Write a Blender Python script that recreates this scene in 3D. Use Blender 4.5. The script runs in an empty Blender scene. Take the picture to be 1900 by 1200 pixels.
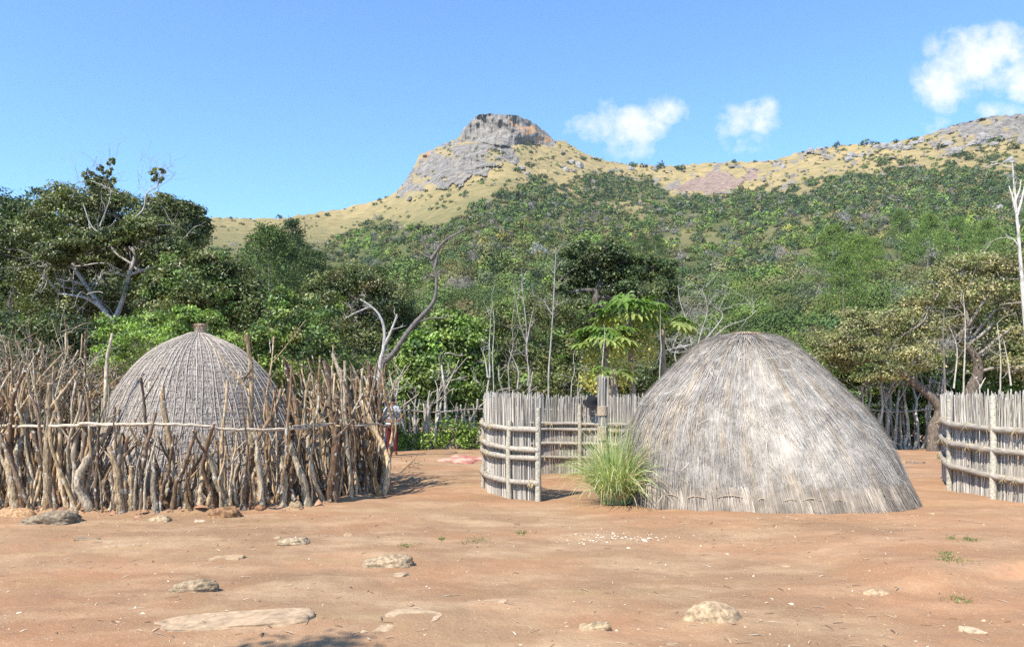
import bpy, math, random
import numpy as np
from mathutils import Vector

R = np.random.default_rng(11)
random.seed(11)
F = 1455.0          # focal length, in pixels of the 1900 px wide photograph
HZ = 745.0          # row of the horizon
HAZE = .00006
HC = 1.6            # eye height in metres
sc = bpy.context.scene
COL = sc.collection

def P(px, py, y):
    return np.array([(px - 950.0) / F * y, y, HC - (py - HZ) / F * y])
def gx(px, y): return (px - 950.0) / F * y
def gy(py): return F * HC / (py - HZ)      # distance of a ground point on row py

# ------------------------------------------------------------------ noise
def _hash(i, j, k, s):
    n = (i * 374761393 + j * 668265263 + k * 2147483647 + s * 974634777).astype(np.int64)
    n = (n ^ (n >> 13)) * 1274126177
    n = n & 0x7fffffff
    n = (n ^ (n >> 16)) * 2246822519 & 0x7fffffff
    return (n & 0xffff) / 65535.0
def vnoise(p, s=0):
    p = np.asarray(p, float)
    f = np.floor(p).astype(np.int64); t = p - f
    t = t * t * (3 - 2 * t)
    i, j, k = f[:, 0], f[:, 1], f[:, 2]
    a, b, c = t[:, 0], t[:, 1], t[:, 2]
    def h(x, y, z): return _hash(i + x, j + y, k + z, s)
    x00 = h(0,0,0)*(1-a)+h(1,0,0)*a; x10 = h(0,1,0)*(1-a)+h(1,1,0)*a
    x01 = h(0,0,1)*(1-a)+h(1,0,1)*a; x11 = h(0,1,1)*(1-a)+h(1,1,1)*a
    return (x00*(1-b)+x10*b)*(1-c)+(x01*(1-b)+x11*b)*c
def fbm(p, oct=4, s=0):
    p = np.asarray(p, float); o = np.zeros(len(p)); a = .5; n = 0
    for q in range(oct):
        o += a * vnoise(p * 2 ** q + 17.3 * q, s + q); n += a; a *= .5
    return o / n
def smooth(a, b, x):
    t = np.clip((x - a) / (b - a), 0, 1); return t * t * (3 - 2 * t)
def inpoly(u, v, poly):
    r = np.zeros(len(u), bool); n = len(poly)
    for q in range(n):
        x0, y0 = poly[q]; x1, y1 = poly[(q + 1) % n]
        if y0 == y1: continue
        c = ((y0 > v) != (y1 > v)) & (u < (x1 - x0) * (v - y0) / (y1 - y0) + x0)
        r ^= c
    return r
def unit(a):
    return a / np.maximum(np.linalg.norm(a, axis=-1, keepdims=True), 1e-9)

# ------------------------------------------------------------------ mesh accumulator
class MB:
    def __init__(s): s.V = []; s.F = []; s.C = []; s.S = []; s.n = 0
    def add(s, V, F_, C, sm=False):
        V = np.asarray(V, float); F_ = np.asarray(F_, np.int64)
        C = np.asarray(C, float)
        if C.ndim == 1: C = np.tile(C, (len(V), 1))
        s.V.append(V); s.C.append(C); s.F.append(F_ + s.n); s.S.append(sm); s.n += len(V)
    def build(s, name, mat, root=None):
        V = np.concatenate(s.V); C = np.concatenate(s.C)
        if root is not None: V = V - np.array(root.location)
        me = bpy.data.meshes.new(name)
        me.vertices.add(len(V)); me.vertices.foreach_set('co', V.astype(np.float32).ravel())
        idx = np.concatenate([f.ravel() for f in s.F])
        tot = np.concatenate([np.full(len(f), f.shape[1]) for f in s.F])
        sm = np.concatenate([np.full(len(f), q) for f, q in zip(s.F, s.S)])
        me.loops.add(len(idx)); me.loops.foreach_set('vertex_index', idx.astype(np.int32))
        me.polygons.add(len(tot))
        st = np.concatenate([[0], np.cumsum(tot)[:-1]])
        me.polygons.foreach_set('loop_start', st.astype(np.int32))
        me.polygons.foreach_set('use_smooth', sm.astype(bool))
        a = me.color_attributes.new('Col', 'FLOAT_COLOR', 'POINT')
        c4 = np.ones((len(V), 4), np.float32); c4[:, :3] = C
        a.data.foreach_set('color', c4.ravel())
        me.update(calc_edges=True); me.validate()
        me.materials.append(mat)
        ob = bpy.data.objects.new(name, me); COL.objects.link(ob)
        if root is not None: ob.parent = root
        return ob
    def tube(s, pts, rad, col, sides=6, cap=True, capcol=None, rn=0.0, flat=None):
        pts = np.asarray(pts, float); n = len(pts)
        rad = np.broadcast_to(np.asarray(rad, float), (n,))
        t = np.empty_like(pts); t[1:-1] = pts[2:] - pts[:-2]; t[0] = pts[1] - pts[0]; t[-1] = pts[-1] - pts[-2]
        t = unit(t)
        ref = np.array([0.31, 0.95, 0.05]) if abs(t[:, 2]).mean() > .5 else np.array([.05, .1, .99])
        a = unit(np.cross(t, ref)); b = np.cross(t, a)
        an = np.linspace(0, 2 * np.pi, sides, endpoint=False)
        rr = rad[:, None] * np.ones(sides)
        if rn: rr = rr * (1 + rn * (R.random((n, sides)) - .5) * 2)
        V = pts[:, None] + (a[:, None] * np.cos(an)[:, None] + b[:, None] * np.sin(an)[:, None]) * rr[..., None]
        i = np.arange(n - 1)[:, None] * sides + np.arange(sides)
        j = np.arange(n - 1)[:, None] * sides + (np.arange(sides) + 1) % sides
        Q = np.stack([i, j, j + sides, i + sides], -1).reshape(-1, 4)
        s.add(V.reshape(-1, 3), Q, np.repeat(col, sides, 0) if np.ndim(col) == 2 else col, True)
        if cap:
            cc = col if capcol is None else capcol
            cc = np.asarray(cc, float)
            if cc.ndim == 2: cc = cc[-1]
            s.add(V[-1], [list(range(sides))], cc)
            s.add(V[0], [list(range(sides))[::-1]], cc)
    def leaves(s, C, nrm, size, asp, col):
        n = len(C)
        a = unit(np.cross(nrm, R.normal(size=(n, 3)))); b = unit(np.cross(nrm, a))
        size = np.broadcast_to(size, (n,))[:, None]
        k = nrm * size * .12
        V = np.stack([C - a * size * .5, C + b * size * asp * .5 + k, C + a * size * .5, C - b * size * asp * .5 + k], 1).reshape(-1, 3)
        s.add(V, np.arange(4 * n).reshape(-1, 4), np.repeat(col, 4, 0))
    def strands(s, p0, d, nrm, length, width, col, lift=0.02, curl=0.0):
        """thin ribbons of two quads; d = direction, nrm = surface normal"""
        n = len(p0); length = np.broadcast_to(length, (n,))[:, None]; width = np.broadcast_to(width, (n,))[:, None]
        w = unit(np.cross(d, nrm)) * width * .5
        m = p0 + d * length * .5 + nrm * lift
        e = p0 + d * length + nrm * (lift * .6 + curl)
        V = np.stack([p0 - w, p0 + w, m - w, m + w, e - w * .5, e + w * .5], 1).reshape(-1, 3)
        b = np.arange(n)[:, None] * 6
        Q = np.concatenate([b + np.array([0, 1, 3, 2]), b + np.array([2, 3, 5, 4])])
        s.add(V, Q, np.repeat(col, 6, 0))

def pick(pal, n, var=.15):
    pal = np.asarray(pal, float)
    c = pal[R.integers(0, len(pal), n)]
    return np.clip(c * (1 + var * R.normal(size=(n, 1))), .004, .95)

def resample(pts, k=3):
    """Catmull-Rom through the points"""
    pts = np.asarray(pts, float)
    q = np.vstack([2 * pts[0] - pts[1], pts, 2 * pts[-1] - pts[-2]])
    out = []
    for i in range(1, len(q) - 2):
        for t in np.linspace(0, 1, k, endpoint=False):
            a, b, c, d = q[i - 1], q[i], q[i + 1], q[i + 2]
            out.append(.5 * (2 * b + (c - a) * t + (2 * a - 5 * b + 4 * c - d) * t * t + (3 * b - a - 3 * c + d) * t ** 3))
    out.append(pts[-1])
    return np.array(out)

# ------------------------------------------------------------------ tags
def tag(o, label=None, cat=None, group=None, kind=None):
    if label: o['label'] = label
    if cat: o['category'] = cat
    if group: o['group'] = group
    if kind: o['kind'] = kind
    return o
def thing(name, label, cat, loc, group=None):
    o = bpy.data.objects.new(name, None); COL.objects.link(o)
    o.location = [float(v) for v in loc]; o.empty_display_size = .3
    return tag(o, label, cat, group)

# ------------------------------------------------------------------ materials
def new_mat(name):
    m = bpy.data.materials.new(name); m.use_nodes = True
    nt = m.node_tree; nt.nodes.clear()
    return m, nt
def N(nt, t, **kw):
    n = nt.nodes.new(t)
    for k, v in kw.items():
        if k in n.inputs: n.inputs[k].default_value = v
        else: setattr(n, k, v)
    return n
def L(nt, a, b): nt.links.new(a, b)
def noise(nt, vec, scale, detail=4, rough=.6):
    n = N(nt, 'ShaderNodeTexNoise', Scale=scale, Detail=detail, Roughness=rough)
    L(nt, vec, n.inputs['Vector']); return n.outputs['Fac']
def ramp(nt, fac, stops):
    n = nt.nodes.new('ShaderNodeValToRGB')
    e = n.color_ramp.elements
    while len(e) < len(stops): e.new(.5)
    for q, (p, c) in zip(e, stops):
        q.position = p
        q.color = (c, c, c, 1) if np.isscalar(c) else (*c, 1)
    L(nt, fac, n.inputs[0]); return n.outputs[0]
def mixc(nt, fac, a, b, mode='MIX'):
    n = nt.nodes.new('ShaderNodeMix'); n.data_type = 'RGBA'; n.blend_type = mode
    for sock, v in ((n.inputs[0], fac), (n.inputs[6], a), (n.inputs[7], b)):
        if hasattr(v, 'is_linked'): L(nt, v, sock)
        elif np.isscalar(v): sock.default_value = v
        else: sock.default_value = (*v, 1)
    return n.outputs[2]
def mapping(nt, scale=(1, 1, 1), coord='Object'):
    tc = nt.nodes.new('ShaderNodeTexCoord'); mp = N(nt, 'ShaderNodeMapping'); mp.inputs['Scale'].default_value = scale
    L(nt, tc.outputs[coord], mp.inputs[0]); return mp.outputs[0]
def attr(nt, name='Col'):
    n = nt.nodes.new('ShaderNodeAttribute'); n.attribute_name = name; return n.outputs['Color']

def surf(name, base=None, var=(.6, 1.35), scale=(1, 1, 1), nscale=6, detail=5, rough=.85, bump=.3, bdist=.02, bscale=None,
         spec=.25, trans=0.0, spots=None, objcol=False, lo=.35, hi=.65):
    """base colour (attribute Col when None) varied by one noise, with bump"""
    m, nt = new_mat(name)
    v = mapping(nt, scale)
    c = attr(nt) if base is None else None
    if objcol:
        oi = nt.nodes.new('ShaderNodeObjectInfo'); c = mixc(nt, 1.0, c, oi.outputs['Color'], 'MULTIPLY')
    n1 = noise(nt, v, nscale, detail)
    f = ramp(nt, n1, [(lo, var[0]), (hi, var[1])])
    col = mixc(nt, 1.0, c if base is None else base, f, 'MULTIPLY')
    if spots:
        sc_, th, cc = spots
        n2 = noise(nt, mapping(nt), sc_, 3)
        col = mixc(nt, ramp(nt, n2, [(th, 0.), (th + .08, .8)]), col, cc)
    p = N(nt, 'ShaderNodeBsdfPrincipled', Roughness=rough)
    p.inputs['Specular IOR Level'].default_value = spec
    L(nt, col, p.inputs['Base Color'])
    if bump:
        b = N(nt, 'ShaderNodeBump', Strength=bump, Distance=bdist)
        hb = n1 if bscale is None else noise(nt, v, bscale, 4)
        L(nt, hb, b.inputs['Height']); L(nt, b.outputs[0], p.inputs['Normal'])
    out = nt.nodes.new('ShaderNodeOutputMaterial')
    sh = p.outputs[0]
    if trans:
        t = nt.nodes.new('ShaderNodeBsdfTranslucent'); L(nt, mixc(nt, 1.0, col, (1.3, 1.5, .6), 'MULTIPLY'), t.inputs[0])
        mx = N(nt, 'ShaderNodeMixShader'); mx.inputs[0].default_value = trans
        L(nt, sh, mx.inputs[1]); L(nt, t.outputs[0], mx.inputs[2]); sh = mx.outputs[0]
    L(nt, sh, out.inputs[0])
    return m

M_leaf = surf('leaf_green', var=(.75, 1.25), nscale=1.3, detail=2, rough=.42, bump=0, spec=.45, trans=.22)
M_hillleaf = surf('hill_foliage', var=(.7, 1.3), nscale=.25, detail=2, rough=.7, bump=0, spec=.2, objcol=True)
M_bark = surf('bark', var=(.5, 1.4), scale=(1, 1, .25), nscale=26, rough=.9, bump=.7, bdist=.02, spots=(9, .62, (.5, .48, .44)))
M_deadwood = surf('dead_wood', var=(.55, 1.3), scale=(1, 1, .3), nscale=20, rough=.9, bump=.5, bdist=.02)
M_stick = surf('stick_wood', var=(.4, 1.4), scale=(1, 1, .25), nscale=42, detail=7, rough=.88, bump=1.0, bdist=.02, spots=(11, .58, (.55, .52, .45)))
M_reed = surf('reed', var=(.7, 1.25), scale=(1, 1, .1), nscale=30, rough=.7, bump=.2, bdist=.004)
M_pole = surf('pole_wood', var=(.65, 1.25), scale=(6, 1, 6), nscale=5, rough=.75, bump=.4, bdist=.006)
M_thatch = surf('thatch', var=(.55, 1.25), scale=(14, 14, .8), nscale=3.2, detail=6, rough=.9, bump=.9, bdist=.03, lo=.3, hi=.7)
M_straw = surf('straw', var=(.8, 1.2), nscale=5, detail=2, rough=.75, bump=0, spec=.3, trans=.05)
M_rope = surf('grass_rope', var=(.7, 1.2), nscale=40, rough=.9, bump=.4, bdist=.005)
M_grass = surf('grass_blade', var=(.85, 1.15), nscale=6, detail=2, rough=.5, bump=0, spec=.4, trans=.3)
M_stone = surf('granite', var=(.5, 1.4), nscale=22, detail=8, rough=.9, bump=.9, bdist=.02, spots=(60, .66, (.38, .3, .21)))
M_slab = surf('flat_granite', var=(.7, 1.25), nscale=16, detail=8, rough=.95, bump=.35, bdist=.01, spots=(40, .62, (.4, .3, .21)))
M_cloth = surf('cloth', var=(.9, 1.1), nscale=20, rough=.9, bump=.1)
M_skin = surf('skin', base=(.2, .105, .066), var=(.92, 1.08), nscale=20, rough=.55, bump=0)
M_shirt = surf('shirt_cloth', base=(.3, .32, .36), var=(.9, 1.1), nscale=20, rough=.9, bump=.1)
M_trouser = surf('trouser_cloth', base=(.085, .01, .016), var=(.9, 1.1), nscale=20, rough=.9, bump=.1)
M_hair = surf('hair', base=(.014, .011, .01), var=(.8, 1.2), nscale=60, rough=.6, bump=.3)
M_hide = surf('raw_hide', var=(.7, 1.3), nscale=7, rough=.6, bump=.3)
M_chip = surf('pale_chips', var=(.85, 1.1), nscale=30, rough=.8, bump=0)

# ------------------------------------------------------------------ camera, light, sky
cd = bpy.data.cameras.new('camera'); cam = bpy.data.objects.new('camera', cd); COL.objects.link(cam)
cd.sensor_width = 36; cd.sensor_fit = 'HORIZONTAL'; cd.lens = 36 * F / 1900.0
cd.shift_y = (HZ - 600.0) / 1900.0
cam.location = (0, 0, HC); cam.rotation_euler = (math.pi / 2, 0, 0)
cd.clip_end = 20000; cd.clip_start = .1
sc.camera = cam

SUN_DIR = unit(np.array([-.40, -.50, .80]))       # towards the sun
elev = math.asin(SUN_DIR[2])
sd = bpy.data.lights.new('sun', 'SUN'); sd.energy = 4.5; sd.angle = math.radians(.5); sd.color = (1, .94, .83)
sun = bpy.data.objects.new('sun', sd); COL.objects.link(sun)
sun.rotation_euler = Vector(SUN_DIR).to_track_quat('Z', 'Y').to_euler()
sun.location = (-20, -25, 40)

w = bpy.data.worlds.new('World'); sc.world = w; w.use_nodes = True
nt = w.node_tree; nt.nodes.clear()
sky = nt.nodes.new('ShaderNodeTexSky'); sky.sky_type = 'NISHITA'; sky.sun_disc = False
sky.sun_elevation = elev; sky.sun_rotation = math.atan2(SUN_DIR[0], SUN_DIR[1])
sky.altitude = 700; sky.air_density = 1.0; sky.dust_density = .25; sky.ozone_density = 3.2
bg = N(nt, 'ShaderNodeBackground', Strength=.135); L(nt, mixc(nt, 1.0, sky.outputs[0], (.77, 1.0, 1.14), 'MULTIPLY'), bg.inputs[0])
tc = nt.nodes.new('ShaderNodeTexCoord'); sx = nt.nodes.new('ShaderNodeSeparateXYZ'); L(nt, tc.outputs['Generated'], sx.inputs[0])
def math_(op, a, b=None, clamp=False):
    n = nt.nodes.new('ShaderNodeMath'); n.operation = op; n.use_clamp = clamp
    for q, v in enumerate((a, b)):
        if v is None: continue
        if hasattr(v, 'is_linked'): L(nt, v, n.inputs[q])
        else: n.inputs[q].default_value = v
    return n.outputs[0]
ysafe = math_('MAXIMUM', sx.outputs[1], .05)
cu = math_('DIVIDE', sx.outputs[0], ysafe); cv = math_('DIVIDE', sx.outputs[2], ysafe)
cx = nt.nodes.new('ShaderNodeCombineXYZ'); L(nt, cu, cx.inputs[0]); L(nt, cv, cx.inputs[1])
cn = noise(nt, cx.outputs[0], 11, 9, .62)
cn2 = noise(nt, cx.outputs[0], 34, 7, .6)
acc = None
for (px, py, rx, ry, amp) in [(1105, 238, 84, 24, .85), (1180, 238, 70, 36, 1.0), (1238, 208, 40, 30, .95), (1128, 208, 20, 26, .6), (1190, 268, 60, 34, .62),
                         (1360, 230, 50, 30, .72), (1415, 215, 34, 34, .72), (1378, 268, 44, 34, .5),
                         (1760, 155, 60, 50, 1.05), (1800, 100, 72, 48, 1.1), (1865, 95, 60, 46, 1.05), (1890, 140, 66, 50, .9),
                         (1850, 205, 55, 20, .75), (1735, 235, 40, 20, .6), (1665, 240, 40, 16, .36), (2100, 160, 120, 60, 1.), (-300, 150, 160, 60, .9)]:
    du = math_('DIVIDE', math_('SUBTRACT', cu, (px - 950) / F), rx / F * 1.4)
    dv = math_('DIVIDE', math_('SUBTRACT', cv, (HZ - py) / F), ry / F * 1.4)
    d2 = math_('ADD', math_('MULTIPLY', du, du), math_('MULTIPLY', dv, dv))
    k = math_('MULTIPLY', math_('SUBTRACT', 1.0, d2, True), amp)
    acc = k if acc is None else math_('MAXIMUM', acc, k)
nz = math_('SUBTRACT', cn, .5); nz2 = math_('SUBTRACT', cn2, .5)
dens = math_('ADD', acc, math_('ADD', math_('MULTIPLY', nz, 2.6), math_('MULTIPLY', nz2, 1.5)))
dens = math_('MULTIPLY', math_('SUBTRACT', dens, .32), 1.2, True)
dens = math_('MULTIPLY', dens, math_('MULTIPLY', acc, 2.2, True))
dens = math_('MULTIPLY', dens, math_('GREATER_THAN', sx.outputs[1], .06))
bgc = N(nt, 'ShaderNodeBackground', Strength=.58)
bgc.inputs[0].default_value = (.93, .96, 1, 1)
mx = nt.nodes.new('ShaderNodeMixShader'); L(nt, math_('MULTIPLY', dens, .93), mx.inputs[0])
L(nt, bg.outputs[0], mx.inputs[1]); L(nt, bgc.outputs[0], mx.inputs[2])
wo = nt.nodes.new('ShaderNodeOutputWorld'); L(nt, mx.outputs[0], wo.inputs[0])
sc.view_settings.view_transform = 'Standard'; sc.view_settings.look = 'None'
sc.view_settings.exposure = 1.0; sc.view_settings.gamma = 1; sc.view_settings.use_curve_mapping = False
sc.cycles.max_bounces = 5; sc.cycles.diffuse_bounces = 3; sc.cycles.glossy_bounces = 2; sc.cycles.transmission_bounces = 3
sc.cycles.sample_clamp_indirect = 3; sc.cycles.use_denoising = False

# ------------------------------------------------------------------ ground
# centre line of the stick fence (an ellipse round the netted hut)
FC = np.array([gx(355, 14.2), 14.2]); FRX, FRY = 3.45, 2.95
# (photo x, photo y of the foot, width px, height px, depth factor, colour, kind)
ROCKS = [
 (80, 972, 96, 30, .55, (.27, .24, .2), 'rough', 'broad rough grey boulder at the foot of the stick fence, leftmost large stone'),
 (24, 956, 64, 22, .6, (.45, .31, .2), 'round', 'tan rounded stone against the stick fence, beside the broad grey boulder'),
 (291, 966, 42, 15, .6, (.42, .36, .27), 'rough', 'pale wedge-shaped stone in front of the stick fence'),
 (410, 962, 56, 30, .7, (.3, .19, .12), 'rough', 'reddish brown angular boulder casting a dark shadow at the stick fence'),
 (370, 966, 26, 6, .8, (.55, .5, .42), 'flat', 'thin whitish stone flake beside the reddish brown boulder'),
 (545, 940, 26, 18, .7, (.36, .3, .22), 'round', 'small round tan stone against the foot of the stick fence'),
 (478, 945, 22, 14, .7, (.32, .2, .13), 'round', 'small brown clod at the foot of the stick fence'),
 (199, 946, 20, 12, .7, (.36, .25, .17), 'round', 'small brown stone between two fence sticks'),
 (540, 1011, 62, 22, .6, (.4, .35, .28), 'rough', 'jagged pale stone with dark cracks on the bare earth'),
 (512, 996, 14, 9, .7, (.5, .43, .34), 'rough', 'little pale stone just behind the jagged pale stone'),
 (152, 1003, 46, 6, .8, (.3, .24, .18), 'flat', 'low dark brown stone barely out of the earth'),
 (413, 1041, 70, 8, .8, (.42, .33, .24), 'flat', 'flat brown stone sunk in the earth, in the middle of the bare left yard'),
 (718, 1052, 88, 32, .55, (.38, .32, .25), 'rough', 'large brown boulder with a black shaded right end on bare earth'),
 (735, 1068, 40, 9, .8, (.4, .33, .26), 'flat', 'thin flat stone just in front of the large brown boulder'),
 (352, 1108, 80, 32, .6, (.33, .28, .22), 'rough', 'humped grey brown boulder with ridged top in the left yard'),
 (415, 1180, 300, 34, .28, (.46, .37, .285), 'slab', 'very large flat rock slab sunk in the earth at the near edge'),
 (762, 1155, 108, 18, .5, (.47, .38, .295), 'slab', 'long thin rock slab right of the very large slab'),
 (668, 1176, 130, 12, .4, (.45, .365, .28), 'slab', 'low long rock ledge between the two bigger slabs'),
 (645, 993, 20, 11, .7, (.42, .32, .24), 'round', 'small pointed tan stone on the pale earth'),
 (1330, 1150, 104, 46, .65, (.44, .36, .27), 'round', 'large rounded dome-shaped tan boulder at the near right'),
 (1106, 1165, 56, 22, .6, (.42, .35, .26), 'rough', 'cracked tan stone left of the dome-shaped boulder'),
 (1634, 1101, 52, 16, .6, (.45, .36, .27), 'round', 'medium rounded tan stone near the red eroded bank'),
 (1815, 1167, 50, 16, .6, (.58, .52, .42), 'flat', 'whitish flat stone in the near right corner'),
 (915, 1119, 50, 6, .6, (.44, .35, .27), 'flat', 'low tan stone with a white chip, in the middle of the yard'),
 (1258, 1187, 34, 8, .7, (.46, .37, .29), 'flat', 'small low stone at the near edge, below the dome-shaped boulder'),
 (1452, 1052, 32, 6, .7, (.48, .36, .26), 'flat', 'small low tan stone in front of the thatched hut'),
 (1553, 1106, 12, 6, .8, (.7, .66, .6), 'flat', 'tiny white stone chip left of the medium rounded stone'),
 (1430, 1108, 16, 6, .8, (.6, .54, .45), 'flat', 'tiny pale stone chip right of the dome-shaped boulder'),
 (930, 1116, 14, 6, .8, (.75, .72, .66), 'flat', 'tiny white stone chip lying by the low tan stone'),
]
RPOS = []
for r in ROCKS:
    y = gy(r[1]); RPOS.append((gx(r[0], y), y, r[2] * y / F, r[3] * y / F))

def gz(x, y):
    x = np.atleast_1d(np.asarray(x, float)); y = np.atleast_1d(np.asarray(y, float))
    near = np.exp(-((np.hypot(x, y - 10)) / 26) ** 4)
    p = np.stack([x * .35, y * .35, x * 0], 1)
    z = (fbm(p, 3, 3) - .5) * .12 + (fbm(p * 4.5, 3, 8) - .5) * .06 + (fbm(p * 18, 3, 9) - .5) * .026
    # earth heaped against the foot of the stick fence
    q = np.hypot((x - FC[0]) / FRX, (y - FC[1]) / FRY)
    z += .09 * np.exp(-((q - 1.0) / .035) ** 2) * (.5 + fbm(p * 9, 2, 5)) * (y < FC[1] + 1)
    # eroded bank at the right
    e = y - (7.1 + .30 * (x - 4.4) + .5 * (fbm(p * 3, 3, 21) - .5))
    m = smooth(2.9, 3.8, x) * (1 - smooth(5.6, 6.6, x))
    z += .11 * smooth(-.22, .16, e) * m * (1 - smooth(1.0, 3.5, e)) 
    # low skirts of dust round the stones
    for (rx, ry, rw, rh) in RPOS:
        if rw > .2:
            d = np.hypot((x - rx) / (rw * .75), (y - ry - rw * .2) / (rw * .5))
            z += .022 * np.exp(-d ** 2)
    return z * near
def gz1(x, y): return float(gz([x], [y])[0])

def grid_axis(lo, hi, step, far_lo, far_hi, g=1.35):
    a = list(np.arange(lo, hi, step)); s = step
    while a[-1] < far_hi: s *= g; a.append(a[-1] + s)
    s = step; b = [a[0]]
    while b[-1] > far_lo: s *= g; b.append(b[-1] - s)
    return np.array(b[:0:-1] + a)
xs = grid_axis(-9.5, 10, .06, -1500, 1500); ys = grid_axis(4.4, 20, .06, -200, 1500, 1.12)
XX, YY = np.meshgrid(xs, ys); zz = gz(XX.ravel(), YY.ravel())
mb = MB(); nx, ny = len(xs), len(ys)
i = (np.arange(ny - 1)[:, None] * nx + np.arange(nx - 1)).ravel()
gv = np.stack([XX.ravel(), YY.ravel(), zz], 1)
red = smooth(.02, .075, np.gradient(zz.reshape(ny, nx), axis=0).ravel() / .06 * .2) * smooth(4.0, 4.6, gv[:, 0]) * (gv[:, 1] < 8.6)
mb.add(gv, np.stack([i, i + 1, i + nx + 1, i + nx], 1), np.stack([red, red, red], 1), True)

def math_xg(nt, x):
    n = N(nt, 'ShaderNodeMath'); n.operation = 'MULTIPLY_ADD'; n.inputs[1].default_value = .05; n.inputs[2].default_value = .4; L(nt, x, n.inputs[0]); return n.outputs[0]
m, nt = new_mat('bare_earth')
v = mapping(nt)
vs = mapping(nt, (.55, 1.0, 1))
n_big = noise(nt, vs, .32, 5, .6); n_mid = noise(nt, vs, 1.5, 6, .65); n_fine = noise(nt, v, 9, 8, .7); n_grit = noise(nt, v, 70, 4, .7)
c = mixc(nt, ramp(nt, n_big, [(.36, 0.), (.62, 1.)]), (.21, .124, .068), (.30, .186, .104))
c = mixc(nt, ramp(nt, n_mid, [(.46, 0.), (.68, .85)]), c, (.4, .275, .165))
n_red = noise(nt, mapping(nt, (.8, 1, 1)), .5, 4, .55)
c = mixc(nt, ramp(nt, n_red, [(.46, 0.), (.68, .5)]), c, (.35, .155, .075))
sxg = nt.nodes.new('ShaderNodeSeparateXYZ'); L(nt, v, sxg.inputs[0])
c = mixc(nt, mixc(nt, 1., ramp(nt, n_mid, [(.35, .3), (.65, 1.)]), ramp(nt, math_xg(nt, sxg.outputs[0]), [(.45, 0.), (.75, .45)]), 'MULTIPLY'), c, (.36, .195, .105))
n_ol = noise(nt, mapping(nt, (.4, 1.3, 1)), .9, 5, .7)
c = mixc(nt, ramp(nt, n_ol, [(.58, 0.), (.72, .45)]), c, (.27, .215, .085))
c = mixc(nt, ramp(nt, n_fine, [(.32, .55), (.5, 0.)]), c, (.25, .15, .09))
c = mixc(nt, ramp(nt, n_grit, [(.57, 0.), (.68, .6)]), c, (.57, .44, .31))
c = mixc(nt, ramp(nt, noise(nt, v, 38, 3, .6), [(.28, .6), (.4, 0.)]), c, (.22, .13, .08))
c = mixc(nt, mixc(nt, 1., attr(nt), ramp(nt, n_fine, [(.4, .15), (.6, .8)]), 'MULTIPLY'), c, (.46, .22, .12))
pr = N(nt, 'ShaderNodeBsdfPrincipled', Roughness=.95); pr.inputs['Specular IOR Level'].default_value = .15
L(nt, c, pr.inputs['Base Color'])
b1 = N(nt, 'ShaderNodeBump', Strength=.55, Distance=.035); L(nt, n_fine, b1.inputs['Height'])
b2 = N(nt, 'ShaderNodeBump', Strength=.45, Distance=.006); L(nt, n_grit, b2.inputs['Height']); L(nt, b1.outputs[0], b2.inputs['Normal'])
L(nt, b2.outputs[0], pr.inputs['Normal'])
o = nt.nodes.new('ShaderNodeOutputMaterial'); L(nt, pr.outputs[0], o.inputs[0])
tag(mb.build('ground', m), kind='structure')

# ------------------------------------------------------------------ hills
ridge = [(-900, 470), (-400, 440), (0, 425), (200, 415), (300, 408), (380, 403), (440, 405), (500, 406), (545, 401), (620, 390), (680, 377), (725, 362), (745, 345),
         (765, 316), (778, 288), (800, 278), (835, 262), (850, 256), (860, 238), (876, 224), (888, 213), (912, 210), (940, 213), (962, 215),
         (985, 225), (1005, 238), (1020, 252), (1030, 262), (1048, 262), (1070, 275), (1092, 289), (1150, 304), (1250, 309),
         (1290, 304), (1340, 301), (1430, 299), (1470, 287), (1510, 277), (1560, 270), (1640, 266), (1690, 258), (1730, 247), (1770, 231), (1810, 222), (1850, 215), (1900, 212), (2000, 208), (2200, 230), (2600, 290), (3200, 380)]
RX, RY_ = np.array(ridge, float).T
def ridge_e(u): return (HZ - np.interp(u, RX, RY_)) / F
def ridge_D(u): return np.interp(u, [-900, 300, 560, 740, 900, 1000, 1150, 1300, 1500, 1750, 2000, 3200], [700, 720, 800, 920, 980, 1000, 1020, 1000, 900, 820, 800, 800])
CRAG = np.array([(846, 257), (870, 262), (900, 265), (945, 273), (985, 265), (1030, 272)], float)
POLY_CRAG = [(846, 258), (856, 236), (886, 208), (915, 204), (962, 208), (1008, 232), (1034, 262), (1028, 274), (985, 264), (945, 274), (900, 265)]
POLY_SLAB = [(728, 366), (745, 335), (765, 300), (778, 280), (800, 270), (850, 250), (905, 262), (955, 275), (958, 298), (930, 312), (880, 322), (862, 342), (805, 350), (755, 372)]
POLY_DOME = [(1252, 358), (1285, 340), (1318, 324), (1345, 320), (1372, 340), (1362, 352), (1300, 360)]
POLY_DOME2 = [(1362, 328), (1388, 313), (1410, 320), (1402, 335), (1376, 342)]
POLY_RIGHT = [(1715, 268), (1745, 238), (1800, 214), (1900, 200), (2000, 198), (2000, 262), (1870, 262), (1810, 272), (1770, 285), (1735, 283)]
POLY_OR = [(940, 224), (985, 236), (1018, 258), (1012, 268), (975, 252)]
POLY_OR2 = [(780, 292), (788, 280), (800, 278), (803, 286), (790, 300)]
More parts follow.
